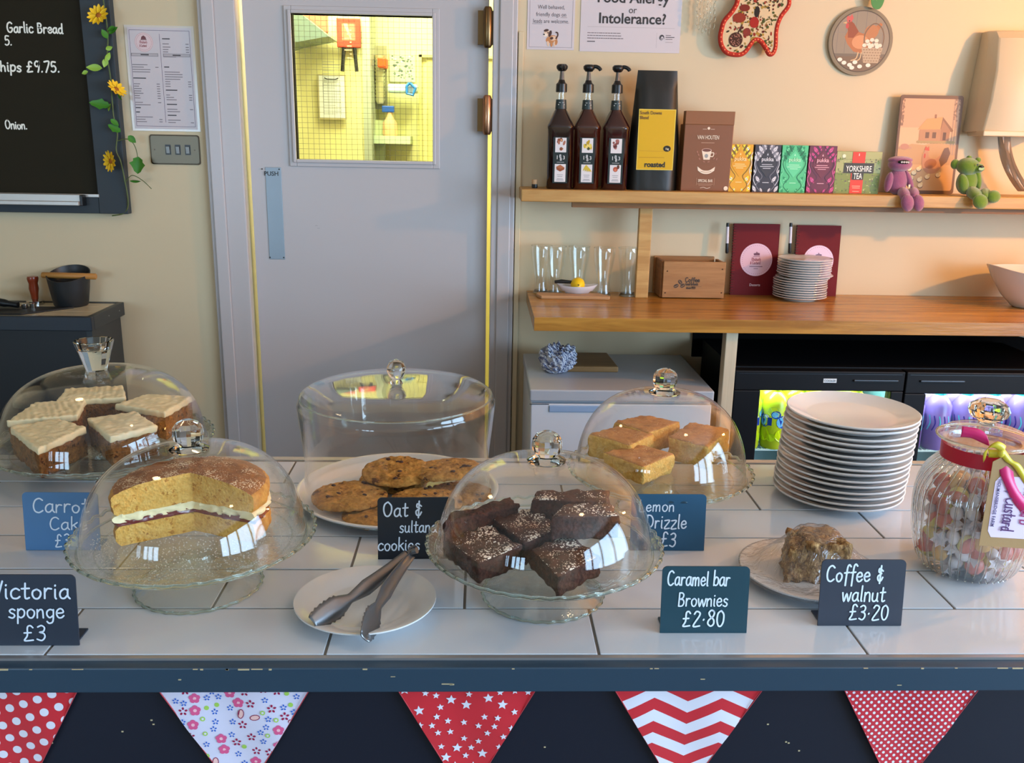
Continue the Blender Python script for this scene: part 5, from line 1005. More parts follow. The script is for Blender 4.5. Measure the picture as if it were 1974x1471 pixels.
# notebooks with marker pens
def notebook(label, px0, px1, ytop, pxs, seed, penlab, pxpen):
    Yn = W-.022; x0, x1 = PY(px0, 520, Yn).x, PY(px1, 520, Yn).x; H_ = PY(px0+20, ytop, Yn).z-ZW; w_ = (x1-x0)/2
    t = thing('notebook', label, 'notebook', ((x0+x1)/2, Yn-.012, ZW), rot=(-.07, 0, 0)); MR = pm('maroon_cover', rgb(108, 18, 24), .6, Specular_IOR_Level=.2)
    bx('cover', -w_, w_, 0, .0015, 0, H_, MR, t, bev=.0003); bx('pages', -w_+.002, w_-.002, .0016, .009, .002, H_-.002, PAPER, t); bx('back_cover', -w_, w_, .0091, .0105, 0, H_, MR, t)
    b = B()
    for i in range(26): z = .008+(H_-.016)*i/25; b.tube([(-w_+.004+.006*math.cos(a), .005+.0075*math.sin(a), z) for a in [2*PI*k/8 for k in range(8)]], .0006, 5, closed=True)
    b.link('spiral_binding', STEEL, t)['kind'] = 'stuff'
    A = Art(); cz = H_*.50; r = w_*.70; cx = .004; A.ell(cx, cz, r, r, rgb(226, 184, 200), 40)
    for i in range(44):
        a = 2*PI*i/44; A.ell(cx+r*.88*math.cos(a), cz+r*.88*math.sin(a), .0009, .0009, rgb(140, 70, 90), 6)
    A.poly([(cx-.008, cz+.014), (cx+.010, cz+.014), (cx+.010, cz+.021), (cx+.002, cz+.023), (cx, cz+.027), (cx-.002, cz+.022), (cx-.010, cz+.020)], rgb(110, 50, 70)); A.rect(cx-.011, cz+.010, cx+.011, cz+.0112, rgb(110, 50, 70))
    A.hand('Rhubarb', cx-.015, cz-.003, .0095, .0011, rgb(150, 40, 60), cond=.72); A.hand('& Custard', cx-.019, cz-.014, .0095, .0011, rgb(150, 40, 60), cond=.66); A.rect(cx-.021, cz-.0225, cx+.021, cz-.0205, rgb(120, 70, 90)); A.rect(cx-.007, cz-.029, cx+.007, cz-.0275, rgb(120, 70, 90))
    A.build('print', t, INKG, loc=(0, -.0003, 0)); ftext('Desserts', .0115, t, (cx, -.0012, H_*.13), rgb(226, 200, 206), .008, sx=.85)
    p = PY(pxpen, 430, Yn-.02); q = PY(pxpen+4, 520, Yn-.02); tt = thing('marker_pen', penlab, 'pen', (p.x, Yn-.014, p.z)); L = .10
    B().lathe([(0, 0), (.0045, 0), (.005, -.004), (.005, -.012), (0, -.012)], 12).link('end_plug', BLACK, tt, smooth=40); B().lathe([(.0048, -.012), (.0048, -.066), (0, -.066)], 12).link('barrel', pm('pen_white', rgb(214, 210, 220), .3), tt, smooth=40); B().lathe([(0, -.064), (.0055, -.064), (.0055, -.092), (.004, -.096), (0, -.096)], 12).link('pen_cap', BLACK, tt, smooth=40)
    tt.rotation_euler = (-.07, -.03, 0)
notebook('maroon spiral notebook standing beside the wooden crate', 1409, 1497, 431, 0, 1, 'white and black marker pen clipped to the left notebook', 1404)
notebook('maroon spiral notebook standing behind the small plate stack', 1530, 1614, 434, 0, 2, 'white and black marker pen clipped to the right notebook', 1526)
# stack of small plates
PORC = pm('white_porcelain_plate', rgb(222, 220, 218), .12)
def plate_b(R, h, foot=.55, rimz=None, th=.0035):
    return [(0, .002), (R*foot*.9, .002), (R*foot, 0), (R*foot*1.06, 0), (R*foot*1.1, .003), (R*.97, h-th*.9), (R, h-th*.3), (R*.995, h), (R*.97, h), (R*.68, h*.62), (R*.60, .0065), (0, .0055)]
pr = thing('side_plate', 'x', 'plate'); B().lathe(plate_b(.083, .014), 48).link('plate_body', PORC, pr, smooth=50)
sx_, sy_ = 1.013, W-.10; NP = 17; zt = PZ(1, 1, 1)
ztop = 1.072+.132
def order(n): return ['bottom'] + ['%s from the bottom' % o for o in ('second', 'third', 'fourth', 'fifth', 'sixth', 'seventh', 'eighth', 'ninth', 'tenth', 'eleventh', 'twelfth', 'thirteenth', 'fourteenth', 'fifteenth', 'sixteenth', 'seventeenth')][:n-2] + ['topmost']
od = order(NP)
for i in range(NP):
    o = pr if i == 0 else copy_tree(pr); shift = 0 if i < 9 else .008
    o.location = (sx_-.006+shift+random.uniform(-.0012, .0012)+(.006 if i in (8, 9) else 0), sy_+random.uniform(-.001, .001), ZW+i*.0074); o['label'] = 'small white side plate by the notebooks, %s of its stack' % od[i]; o['group'] = 'small white plates stacked on the worktop'
# white bowl at the right edge
p = PY(1907, 506, W-.19); bz = PZ(1960, 612, ZW); t = thing('white_bowl', 'large white pointed bowl cut off by the right edge of the photo', 'bowl', (p.x+.155, W-.19, ZW)); Hb = p.z-ZW
def leafy(r, z, a): k = 1+.10*abs(math.cos(a))**10; return (r*k, z+.022*(abs(math.cos(a))**5)*(z/Hb)**2)
h_ = Hb-.022
B().lathe([(0, 0), (.052, 0), (.058, .004), (.088, .035), (.115, .075), (.131, h_*.9), (.137, h_), (.134, h_+.001), (.126, h_*.9), (.108, .075), (.08, .037), (.045, .010), (0, .008)], 64, fn=leafy).link('bowl_body', PORC, t, smooth=60)
# ---------------------------------------------------------------- small back counter at the left
ZL = 1.017; fl_, fb = PZ(167, 613, ZL), PZ(240, 583, ZL); CN = pm('back_counter_paint', rgb(40, 46, 50), .4, bump=(30, .1))
t = thing('back_counter', 'dark painted back counter with a tiled top below the blackboard', 'counter', (0, 0, 0)); yf = fl_.y
xr = fb.x; bx('top_edge', -2.4, xr, yf, yf+.02, ZL-.040, ZL+.002, pm('counter_edge_navy', rgb(28, 36, 46), .4), t, bev=.002); bx('side_edge', xr-.018, xr, yf+.02, W-.005, ZL-.04, ZL+.002, CN, t, bev=.002)
bx('back_edge', -2.4, xr-.018, W-.02, W-.004, ZL-.04, ZL+.002, CN, t); bx('top_bed', -2.4, xr-.018, yf+.02, W-.02, ZL-.02, ZL-.0012, GROUT, t)
TL2 = pm('cream_tile', rgb(206, 190, 158), .25); y_ = yf+.022
while y_ < W-.03:
    x = xr-.0195; y2 = min(y_+.078, W-.021)
    while x > -2.3: bx('tile', x-.148, x, y_, y2, ZL-.006, ZL, TL2, t, bev=.0006); x -= .150
    y_ += .080
bx('side_panel', xr-.03, xr-.014, yf+.03, W-.01, 0, ZL-.04, CN, t); bx('front_panel', -2.4, xr-.03, yf+.03, yf+.05, 0, ZL-.04, pm('back_counter_front', rgb(14, 17, 22), .4), t)
for q in (.35, .65): B().ball((xr+.0005, yf+.28*q+.03, ZL-.018), .002, 8, 6).link('screw', STEEL, t)
# knock box
p = PZ(130, 592, ZL); kx, ky = p.x, p.y-.0+.03; H_ = PY(130, 522, ky).z-ZL
t = thing('knock_box', 'black coffee knock box with a wooden bar on the left back counter', 'knock box', (kx, ky, ZL)); KB = pm('knock_box_black', rgb(34, 36, 38), .45)
def lip(r, z, a):
    s_ = math.sin(a); up = (.022*max(0, s_)**1.0-.016*max(0, -s_)**1.5) if z > .07 else 0; return (r, z+up)
B().lathe([(0, 0), (.046, 0), (.050, .004), (.058, .055), (.0635, .098), (.0605, .098), (.055, .055), (.046, .008), (0, .008)], 40, fn=lip).link('bucket', KB, t, smooth=50)
B().tube([(-.076, -.01, .096), (-.074, -.01, .096), (.088, -.012, .094), (.09, -.012, .094)], [.008, .0095, .0095, .008], 14).link('wooden_bar', wood('bar_wood', rgb(196, 140, 70), rgb(170, 112, 50), .45), t, smooth=50)
# tamper, jigger glass, portafilter on a mat
px_, py_ = PZ(60, 590, ZL).x, PZ(60, 590, ZL).y+.03; t = thing('tamper', 'coffee tamper with a turned red-brown wooden handle beside the knock box', 'tamper', (px_, py_, ZL))
B().lathe([(0, .0), (.026, 0), (.026, .012), (.010, .018), (0, .018)], 24).link('tamper_base', CHROME, t, smooth=40); B().lathe([(.010, .018), (.011, .03), (.0145, .05), (.013, .066), (.0155, .074), (.017, .082), (.0155, .088), (0, .090)], 24).link('handle', pm('rosewood', rgb(132, 52, 24), .25), t, smooth=60)
gx_ = PZ(34, 580, ZL); t = thing('shot_glass_tumbler', 'ribbed clear glass filled with metal bits at the left edge of the back counter', 'glass', (gx_.x, gx_.y+.05, ZL))
B().lathe([(0, .004), (.026, 0), (.028, .004), (.034, .082), (.0325, .082), (.0265, .008), (0, .008)], 32, fn=lambda r, z, a: (r*(1+.02*math.cos(16*a)), z)).link('glass_body', WG, t, smooth=60)
for i in range(5): a = i*1.3; B().tube([(.012*math.cos(a), .012*math.sin(a), .01), (.02*math.cos(a+.6), .02*math.sin(a+.6), .078)], .0035, 8).link('spoon_handle', CHROME, t, smooth=60)
q = PZ(30, 600, ZL); t = thing('portafilter', 'black handled coffee portafilter lying at the left edge of the back counter', 'portafilter', (q.x-.01, q.y+.02, ZL+.0052))
B().tube(crom([(-.16, .02, .028), (-.10, .01, .026), (-.03, .0, .016), (.012, -.004, .011)], 4), [.012]*9+[.009]*4, 12).link('handle', BLACK, t, smooth=60); B().lathe([(0, 0), (.007, 0), (.009, .004), (.009, .014), (.004, .017), (0, .017)], 16, c=(.031, -.004, 0)).link('end_ring', CHROME, t, smooth=50); B().lathe([(0, 0), (.008, 0), (.009, .014), (0, .016)], 16, c=(.048, .012, 0)).link('spout', CHROME, t, smooth=50)
q2 = PZ(105, 592, ZL); t = tag(B().prism([(-1.9, yf+.03), (q.x+.045, yf+.03), (q.x+.15, yf+.15), (-1.9, yf+.15)], ZL, ZL+.005).link('tamping_mat', pm('black_rubber', rgb(12, 12, 13), .6), bev=.002), 'flat black rubber tamping mat on the left back counter', 'mat')
# ================================================================ on the tiled counter
Z0 = 1.0004
# ---- glass cake stands and domes
def scallop(n, ar, az, rmin): 
    return lambda r, z, a: (r*(1+(ar*math.cos(n*a) if r > rmin else 0)), z+(az*math.cos(n*a) if r > rmin else 0))
def stand(label, x, y, zr, R, foot_r, rz=0):
    t = thing('cake_stand', label, 'cake stand', (x, y, Z0), rz=rz); zt = zr-Z0; zp = zt-.010
    sc = scallop(44, .007, .0011, R*.93); b = B()
    b.lathe([(0, zp-.007), (R*.2, zp-.007), (R*.8, zp-.004), (R*.95, zp+.002), (R, zt-.003), (R*1.004, zt), (R*.99, zt+.001), (R*.95, zp+.006), (R*.86, zp+.0015), (R*.5, zp), (0, zp)], 176, fn=sc)
    b.link('plate', TGG, t, smooth=60)
    B().tube([(R*(1+.007*math.cos(44*a))*math.cos(a), R*(1+.007*math.cos(44*a))*math.sin(a), zt-.0005+.0011*math.cos(44*a)) for a in [2*PI*i/264 for i in range(264)]], .0021, 8, closed=True).link('rim', RIM, t, smooth=80)
    B().tube([(R*.80*math.cos(a), R*.80*math.sin(a), zp-.0035) for a in [2*PI*i/96 for i in range(96)]], .0012, 6, closed=True).link('foot_ring', TGG, t, smooth=80)
    if foot_r:
        f2 = scallop(28, .012, 0, foot_r*.9)
        B().lathe([(R*.18, zp-.006), (R*.17, zp-.018), (foot_r*.46, .030), (foot_r*.72, .015), (foot_r*.96, .004), (foot_r, 0), (foot_r*.965, 0), (foot_r*.92, .004), (foot_r*.68, .0125), (foot_r*.41, .027), (R*.12, zp-.02), (0, zp-.014)], 112, fn=f2).link('pedestal', TGG, t, smooth=60)
        B().tube([(foot_r*(1+.012*math.cos(28*a))*math.cos(a), foot_r*(1+.012*math.cos(28*a))*math.sin(a), .0018) for a in [2*PI*i/168 for i in range(168)]], .0017, 6, closed=True).link('foot_rim', RIM, t, smooth=80)
    return t, zp+Z0
def dome(label, x, y, z, R, H_, knob, flat=False, base_r=None, dx=0, kh=.038, kr=.0185):
    t = thing('glass_dome', label, 'glass dome', (x, y, z)); pr = []; th = .0022
    if flat:
        o_ = [(base_r, .0), (base_r-.0035, H_*.35), (R+.002, H_*.78), (R+.001, H_*.86), (R-.004, H_*.915), (R-.016, H_*.945), (R*.6, H_*.985), (0, H_)]
        o_ = [o_[0]]+crom(o_[1:], 4)
    else:
        o_ = [(R*1.012, 0), (R*1.012, .004)]+[(R*math.cos(q)**.66, H_*math.sin(q)**.97) for q in [PI/2*i/26 for i in range(2, 26)]]+[(0, H_)]
    inn = []
    for i, (r, zz) in enumerate(o_):
        a, b_ = o_[max(i-1, 0)], o_[min(i+1, len(o_)-1)]; d = math.hypot(b_[0]-a[0], b_[1]-a[1]) or 1
        inn.append((max(0, r-(b_[1]-a[1])/d*th), zz+(b_[0]-a[0])/d*th if r > 1e-6 else zz-th))
    B().lathe(o_+inn[::-1], 96).link('shell', TG, t, smooth=70)
    B().tube([(o_[0][0]*math.cos(a)-.0005, o_[0][0]*math.sin(a), .0012) for a in [2*PI*i/96 for i in range(96)]], .0016, 8, closed=True).link('shell_rim', RIM, t, smooth=80)
    if flat: B().tube([((R-.0025)*math.cos(a), (R-.0025)*math.sin(a), H_*.90) for a in [2*PI*i/96 for i in range(96)]], .0013, 8, closed=True).link('shoulder_ring', RIM, t, smooth=80)
    b = B(); h = H_-.0005
    if knob == 'round':
        b.lathe([(0, h), (kr*1.25, h), (kr*1.3, h+.002), (kr*1.0, h+.005), (kr*.72, h+.008), (kr*.95, h+.014), (kr*1.0, h+.02), (kr*.96, h+.028), (kr*.72, h+kh-.004), (kr*.3, h+kh), (0, h+kh)], 14).link('knob', SG, t, smooth=18)
    elif knob == 'ball':
        b.lathe([(0, h), (.010, h), (.0085, h+.003), (.006, h+.006), (.010, h+.009), (kr, h+.019), (kr*.98, h+.025), (kr*.7, h+.034), (0, h+.038)], 36).link('knob', SG, t, smooth=80)
    else:
        b.lathe([(0, h), (.0165, h), (.017, h+.002), (.031, h+kh-.001), (.0305, h+kh), (.026, h+kh), (.022, h+kh*.72), (0, h+kh*.66)], 16).link('knob', SG, t, smooth=20)
    return t
# ---- cake materials
def crumb(name, c1, c2, scale=120, b=.8, rough=.85, dark=None):
    N = NT(name); v = N.coord(); n1 = N.noise(v, scale, 5, .7); vo = N.voro(v, scale*2.2)
    col = N.ramp(n1, (.32, c1), (.68, c2))
    if dark: col = N.mix(N.math('LESS_THAN', N.noise(v, scale*.9, 2), .36), col, dark)
    N.bsdf(col, rough, 0, N.bump(N.math('ADD', n1, N.math('MULTIPLY', vo, .6)), b, .003), Specular_IOR_Level=.3); return N.m
def sugared(name, c1, c2, dens=.46, scale=420, rough=.6, sug=rgb(236, 222, 206), b=.7):
    N = NT(name); v = N.coord(); n1 = N.noise(v, 90, 5, .7); patch = N.noise(v, 28, 3, .6); vo = N.voro(v, scale)
    thr = N.math('MULTIPLY', N.math('SUBTRACT', patch, .34), dens*4.5)
    msk = N.math('LESS_THAN', vo, N.math('MINIMUM', thr, dens*1.3)); col = N.mix(msk, N.ramp(n1, (.3, c1), (.7, c2)), sug)
    N.bsdf(col, rough, 0, N.bump(N.math('ADD', n1, N.math('MULTIPLY', msk, .5)), b, .002)); return N.m
CARROT = crumb('carrot_sponge', rgb(92, 56, 28), rgb(150, 98, 50), 110, 1.0, dark=rgb(74, 40, 18)); ICING = pm('cream_cheese_icing', rgb(238, 222, 180), .42, bump=(90, .25), var=(30, .2), Subsurface_Weight=.15, Subsurface_Radius=(.004, .003, .002))
BROWN = crumb('brownie_side', rgb(36, 17, 12), rgb(84, 44, 32), 100, 1.0); BRTOP = sugared('brownie_top_sugared', rgb(44, 20, 13), rgb(92, 48, 30), .44, 330)
LEMS = crumb('lemon_sponge', rgb(210, 152, 66), rgb(234, 190, 108), 120, .7); LEMT = sugared('lemon_cake_top', rgb(160, 96, 42), rgb(204, 146, 84), .24, 380, .45, rgb(232, 196, 150))
VICS = crumb('victoria_sponge_crumb', rgb(212, 150, 58), rgb(236, 188, 102), 130, .8, dark=rgb(186, 124, 46)); VICT = sugared('victoria_top_sugared', rgb(112, 62, 26), rgb(172, 108, 54), .40, 420, .6, rgb(236, 214, 180)); VICC = crumb('victoria_crust', rgb(168, 104, 44), rgb(204, 148, 70), 90, .5)
CREAMF = pm('buttercream', rgb(246, 226, 176), .5, bump=(120, .4)); JAM = pm('raspberry_jam', rgb(112, 28, 26), .2, bump=(160, .6), Coat_Weight=.6)
def q4(px, z): return [tuple(PZ(x, y, z)[:2]) for x, y in px]
# ---- carrot cake, back left
DX, DY = -.632, 1.484
t, zc = stand('low clear glass cake plate under the carrot cake, at the back left', DX, DY, 1.052, .176, .062)
dome('wide clear dome with a tall tapered glass knob over the carrot cake', DX, DY, zc+.0006, .163, .128, 'cone', kh=.050)
def ridge(ang, k=620, a=.0011):
    return lambda x, y: a*math.sin((x*math.cos(ang)+y*math.sin(ang))*k+2*noise.noise(Vector((x*40, y*40, 0))))*(.6+.6*noise.noise(Vector((x*25, y*25, 3))))
zt = 1.092
for i, (lb, px, ang) in enumerate((('square of iced carrot cake at the front left under the tall-knobbed dome', [(17, 822), (112, 806), (167, 822), (72, 866)], 1.2), ('square of iced carrot cake at the front right under the tall-knobbed dome', [(167, 806), (262, 792), (304, 820), (211, 842)], 1.75),
                   ('square of iced carrot cake at the back right under the tall-knobbed dome', [(220, 779), (282, 759), (372, 763), (318, 795)], 1.9), ('square of iced carrot cake at the very back under the tall-knobbed dome', [(107, 772), (243, 766), (238, 742), (128, 748)], .3),
                   ('square of iced carrot cake at the back left under the tall-knobbed dome', [(11, 812), (66, 775), (166, 768), (150, 800)], .5))):
    q = q4(px, zt); cx = sum(p[0] for p in q)/4; cy = sum(p[1] for p in q)/4; q = [(cx+(x-cx)*.97-cx, cy+(y-cy)*.97-cy) for x, y in q]
    t = thing('carrot_cake_square', lb, 'cake', (cx, cy, zc+.0006), group='squares of carrot cake'); h = zt-zc-.0006
    block('sponge', q, 0, h-.010, [CARROT], t, .0028, freq=70, cuts=10, bev=.003); block('icing', [(x*1.02, y*1.02) for x, y in q], h-.0115, h, [ICING], t, .0016, freq=90, cuts=30, bev=.003, ridge=ridge(ang))
# ---- Victoria sponge, front left
VX, VY = -.352, 1.064
t, zc = stand('clear glass pedestal cake stand with a scalloped rim under the Victoria sponge', VX, VY, 1.073, .1455, .077)
dome('clear dome with a round crystal knob over the Victoria sponge, front left', VX, VY, zc+.0006, .1335, .117, 'round')
sug = B(); R_ = random.Random(2)
for i in range(1900):
    a, r = R_.uniform(0, 2*PI), .125*R_.random()**.45; s_ = R_.uniform(.0004, .0012); x, y, z = r*math.cos(a), r*math.sin(a), zc-Z0+(.0 if r < .07 else .0003); k = len(sug.v)
    sug.v += [(x-s_, y, z), (x+s_, y-s_*.4, z), (x, y+s_, z), (x, y, z+s_*1.2)]; sug.f += [(k, k+1, k+2), (k, k+1, k+3), (k+1, k+2, k+3), (k+2, k, k+3)]
o = sug.link('loose_sugar', pm('sugar_grains', rgb(240, 232, 222), .5), t); o['kind'] = 'stuff'
t = thing('victoria_sponge', 'two-layer Victoria sponge with cream and jam, a wedge cut out of its front', 'cake', (VX-.008, VY+.022, zc+.0006))
A0, A1 = math.radians(-24), math.radians(212); Rv = .0925
def cyl_layer(name, z0, z1f, r, mats, amp, nr=12, na=64, nz=6, bulge=.002, seed=0, parent=t, ragged=0):
    vs = []; fs = []; mi = []; idx = {}
    def P_(i, j, k):      # i radial 0..nr, j angular 0..na, k height 0..nz
        key = (0 if i == 0 else i, 0 if i == 0 else j, k)
        if key in idx: return idx[key]
        a = A0+(A1-A0)*j/na; u = i/nr; w_ = k/nz; rr = r*u
        rr += bulge*math.sin(PI*w_)*u**4; ph = Vector((rr*math.cos(a), rr*math.sin(a), 0)); zt_ = z1f(u, a); z = z0+(zt_-z0)*w_
        if u > .93 and w_ in (0, 1): rr -= .0025
        p = Vector((rr*math.cos(a), rr*math.sin(a), z)); d = noise.fractal(p*75+Vector((seed, seed*3, 1)), .8, 2, 3)*amp
        if i: p += Vector((math.cos(a), math.sin(a), 0))*d*(1 if u > .9 else .0)
        p.z += d*.7*(1 if k == nz else .2)
        if ragged and i == nr: p += Vector((math.cos(a), math.sin(a), 0))*ragged*noise.noise(Vector((a*9, seed, w_)))
        if (j in (0, na)): tn = Vector((-math.sin(a), math.cos(a), 0)); p += tn*(d*.8)*(1 if j else -1)+(tn*ragged*.7*noise.noise(Vector((u*12, seed+4, w_*2))) if ragged else Vector())
        idx[key] = len(vs); vs.append(p); return idx[key]
    def F(*q, m=0):
        q2 = []
        for x in q:
            if x not in q2: q2.append(x)
        if len(q2) > 2: fs.append(tuple(q2)); mi.append(m)
    for j in range(na):
        for i in range(nr): F(P_(i, j, nz), P_(i+1, j, nz), P_(i+1, j+1, nz), P_(i, j+1, nz), m=1); F(P_(i, j, 0), P_(i, j+1, 0), P_(i+1, j+1, 0), P_(i+1, j, 0))
        for k in range(nz): F(P_(nr, j, k), P_(nr, j+1, k), P_(nr, j+1, k+1), P_(nr, j, k+1), m=2)
    for i in range(nr):
        for k in range(nz): F(P_(i, 0, k), P_(i+1, 0, k), P_(i+1, 0, k+1), P_(i, 0, k+1)); F(P_(i, na, k), P_(i, na, k+1), P_(i+1, na, k+1), P_(i+1, na, k))
    b = B(); b.v = [tuple(v) for v in vs]; b.f = fs; b.mi = [min(m, len(mats)-1) for m in mi]; return b.link(name, mats, parent, smooth=60)
cyl_layer('lower_sponge', 0, lambda u, a: .0255, Rv*.985, [VICS, VICC, VICC], .0022)
cyl_layer('jam', .0258, lambda u, a: .0312+.0042*noise.noise(Vector((u*9, a*6, 5))), Rv*.992, [JAM], .0026, nz=5, nr=22, seed=7, ragged=.004)
cyl_layer('buttercream', .0300, lambda u, a: .0405, Rv*.985, [CREAMF], .0026, nz=5, nr=22, seed=3, ragged=.006)
cyl_layer('upper_sponge', .0398, lambda u, a: .0780-.011*u**3-.004*max(0, math.cos(a+.4))*u, Rv, [VICS, VICT, VICC], .0022, nr=22, nz=10, seed=5)
# ---- brownies, front centre
BX, BY = .081, 1.042
t, zc = stand('clear glass pedestal cake stand with a scalloped rim under the brownies', BX, BY, 1.071, .1445, .0755, rz=.05)
dome('clear dome with a round crystal knob over the chocolate brownies, front centre', BX, BY, zc+.0006, .1325, .115, 'round')
def piece(name, label, px, ztop, zbot, mats, amp=.0036, tilt=None, group=None, cat='cake', bev=.003, cuts=10):
    q = q4(px, ztop); cx = sum(p[0] for p in q)/4; cy = sum(p[1] for p in q)/4; t = thing(name, label, cat, (cx, cy, zbot), group=group)
    block('cake_body', [(x-cx, y-cy) for x, y in q], 0, ztop-zbot, mats, t, amp, freq=75, cuts=cuts, bev=bev, top_tilt=tilt); return t
zb = zc+.0006; g = 'brownies on the glass stand'; BM = [BROWN, BRTOP]
piece('brownie', 'sugar-dusted brownie lying flat at the front left of the stand', [(852, 1032), (935, 1006), (1006, 1052), (922, 1086)], zb+.026, zb, BM, group=g)
piece('brownie', 'brownie with its corner pointing at the front of the stand', [(1024, 1058), (1094, 1028), (1158, 1070), (1076, 1112)], zb+.026, zb, BM, group=g)
piece('brownie', 'brownie lying flat in the middle of the stand between the others', [(947, 998), (1040, 975), (1070, 1022), (1012, 1046)], zb+.030, zb+.0, BM, group=g)
piece('brownie', 'thick brownie resting across the others at the right of the stand', [(1062, 1000), (1086, 976), (1176, 972), (1194, 994)], zb+.056, zb+.0275, BM, group=g, tilt=[0, .002, .003, .001])
piece('brownie', 'brownie at the very back of the stand with a heavily sugared top', [(1022, 962), (1040, 944), (1176, 948), (1172, 972)], zb+.050, zb+.0, BM, group=g, tilt=[.002, .004, 0, 0])
t = piece('brownie', 'brownie propped up on its edge at the back left of the stand', [(856, 1014), (866, 996), (984, 950), (1000, 966)], zb+.044, zb+.022, [BROWN, BROWN], group=g, tilt=[-.004, -.004, .004, .004])
# ---- lemon drizzle, back right
LX, LY = .276, 1.313
t, zc = stand('clear glass pedestal cake stand under the lemon cake, behind the brownies', LX, LY, 1.069, .139, .062, rz=.2)
dome('clear dome with a round crystal knob over the lemon cake, at the back right', LX, LY, zc+.0006, .129, .128, 'round')
zb = zc+.0006; g = 'squares of lemon drizzle cake'; LM = [LEMS, LEMT]
piece('lemon_cake_square', 'lemon cake square at the back of its stand, partly hidden', [(1182, 812), (1240, 799), (1312, 812), (1250, 834)], zb+.040, zb, LM, .0030, group=g, bev=.005)
piece('lemon_cake_square', 'lemon cake square at the left showing its yellow cut side', [(1133, 836), (1186, 820), (1262, 836), (1214, 858)], zb+.038, zb, LM, .0030, group=g, bev=.005)
piece('lemon_cake_square', 'lemon cake square at the front with a wide sugary top', [(1163, 872), (1222, 853), (1302, 874), (1240, 900)], zb+.030, zb, LM, .0030, group=g, bev=.005)
piece('lemon_cake_square', 'lemon cake square at the right nearest the white plates', [(1288, 842), (1330, 812), (1408, 826), (1366, 862)], zb+.038, zb, LM, .0030, group=g, bev=.005)
# ---- cookies under the flat-topped dome
EX, EY = -.127, 1.35
t = thing('white_serving_plate', 'large round white plate under the cookies', 'plate', (EX, EY, Z0)); B().lathe([(0, .002), (.085, .002), (.088, 0), (.094, 0), (.096, .003), (.15, .015), (.157, .0185), (.1575, .0205), (.155, .0215), (.150, .0195), (.146, .0125), (.140, .0095), (.05, .0075), (0, .0075)], 80).link('plate_body', PORC, t, smooth=45)
dome('tall straight-sided glass dome with a flat top and small ball knob over the cookies', EX, EY, Z0+.0105, .1475, .178, 'ball', flat=True, base_r=.1445, kr=.0145)
COOK = crumb('oat_cookie', rgb(136, 88, 34), rgb(206, 154, 80), 70, 1.0, dark=rgb(92, 54, 22)); COOKR = pm('sultana', rgb(70, 36, 24), .4)
def cookie(label, x, y, z, r, seed, tilt=(0, 0)):
    t = thing('oat_cookie', label, 'cookie', (x, y, z), group='oat and sultana cookies', rot=(tilt[0], tilt[1], seed)); bm = bmesh.new(); bmesh.ops.create_icosphere(bm, subdivisions=5, radius=1); h = .0085
    for v in bm.verts:
        p = v.co.copy(); rr = math.hypot(p.x, p.y); a = math.atan2(p.y, p.x); k = 1+.035*noise.noise(Vector((math.cos(a)*1.5, math.sin(a)*1.5, seed)))
        zz = (abs(p.z)**.75)*h if p.z > 0 else -(abs(p.z)**.35)*h*.35
        q = Vector((p.x*r*k, p.y*r*k, zz+h*.35)); n = noise.fractal(Vector((q.x, q.y, seed))*95, .7, 2, 3); cr = abs(noise.noise(Vector((q.x*60, q.y*60, seed*2))))
        if p.z > -.2: q.z += n*.0020-max(0, .18-cr)*.010
        v.co = q
    for f in bm.faces: f.smooth = True
    me = bpy.data.meshes.new('cookie'); bm.to_mesh(me); bm.free(); link('cookie_body', me, COOK, t); R2 = random.Random(seed)
    for i in range(5):
        a, q = R2.uniform(0, 6.28), r*.8*R2.random()**.5; B().ball((q*math.cos(a), q*math.sin(a), h*1.2), (.0042, .003, .0022), 8, 6).link('sultana', COOKR, t, smooth=80, rot=None)
zp = Z0+.0080
for a in (('lowest cookie at the front left, just showing under the others', -.150, 1.262, zp, .052, 11), ('large cookie lying at the left of the white plate', -.196, 1.302, zp+.0125, .057, 12), ('cookie lying at the right end under the flat-topped dome', -.030, 1.335, zp, .056, 14),
          ('cookie at the front beside the dark cookie sign', -.078, 1.282, zp+.0135, .054, 15, (.05, .03)), ('cookie on top at the middle back of the pile', -.130, 1.372, zp+.026, .056, 13, (.06, -.03)), ('cookie on top at the right back of the pile', -.052, 1.372, zp+.029, .055, 16, (.08, .05)), ('cookie hidden low at the back of the pile', -.140, 1.40, zp+.0, .055, 17)): cookie(*a)
# ---- chalkboard signs
def sign(label, xl, yb_px, w_, h, base_side, col, lines, back=.034, cut=0, rz=0):
    b_ = PZ(xl, yb_px, 1.0); y = b_.y; t = thing('chalk_sign', label, 'sign', (b_.x+cut+w_/2, y, Z0), rz=rz); MT = pm('sign_paint_%d_%d_%d' % tuple(int(c*999) for c in col[:3]), col, .45)
    r = .006; p = [(-w_/2, 0), (w_/2, 0)]+[(w_/2-r+r*math.cos(a), h-r+r*math.sin(a)) for a in [PI/2*i/5 for i in range(6)]]+[(-w_/2+r-r*math.cos(a), h-r+r*math.sin(a)) for a in [PI/2*(5-i)/5 for i in range(6)]]
    pn = B().prism(p, 0, .0018, 'y').link('panel', MT, t, rot=(-.10, 0, 0)); s_ = base_side*.0
    B().prism([(-w_/2+.004, .001), (w_/2-.004, .001), (w_/2-.004, back), (-w_/2+.004, back)], 0, .0018).link('base_foot', MT, t)
    A = Art()
    for txt, fx, fy, hh, cd_ in lines: A.hand(txt, -w_/2+fx*w_, fy*h, hh*h, hh*h*.105, rgb(222, 232, 244), .05, cond=cd_)
    A.build('chalk_writing', pn, INKM, loc=(0, -.0003, 0)); return t
SD = rgb(30, 40, 56)
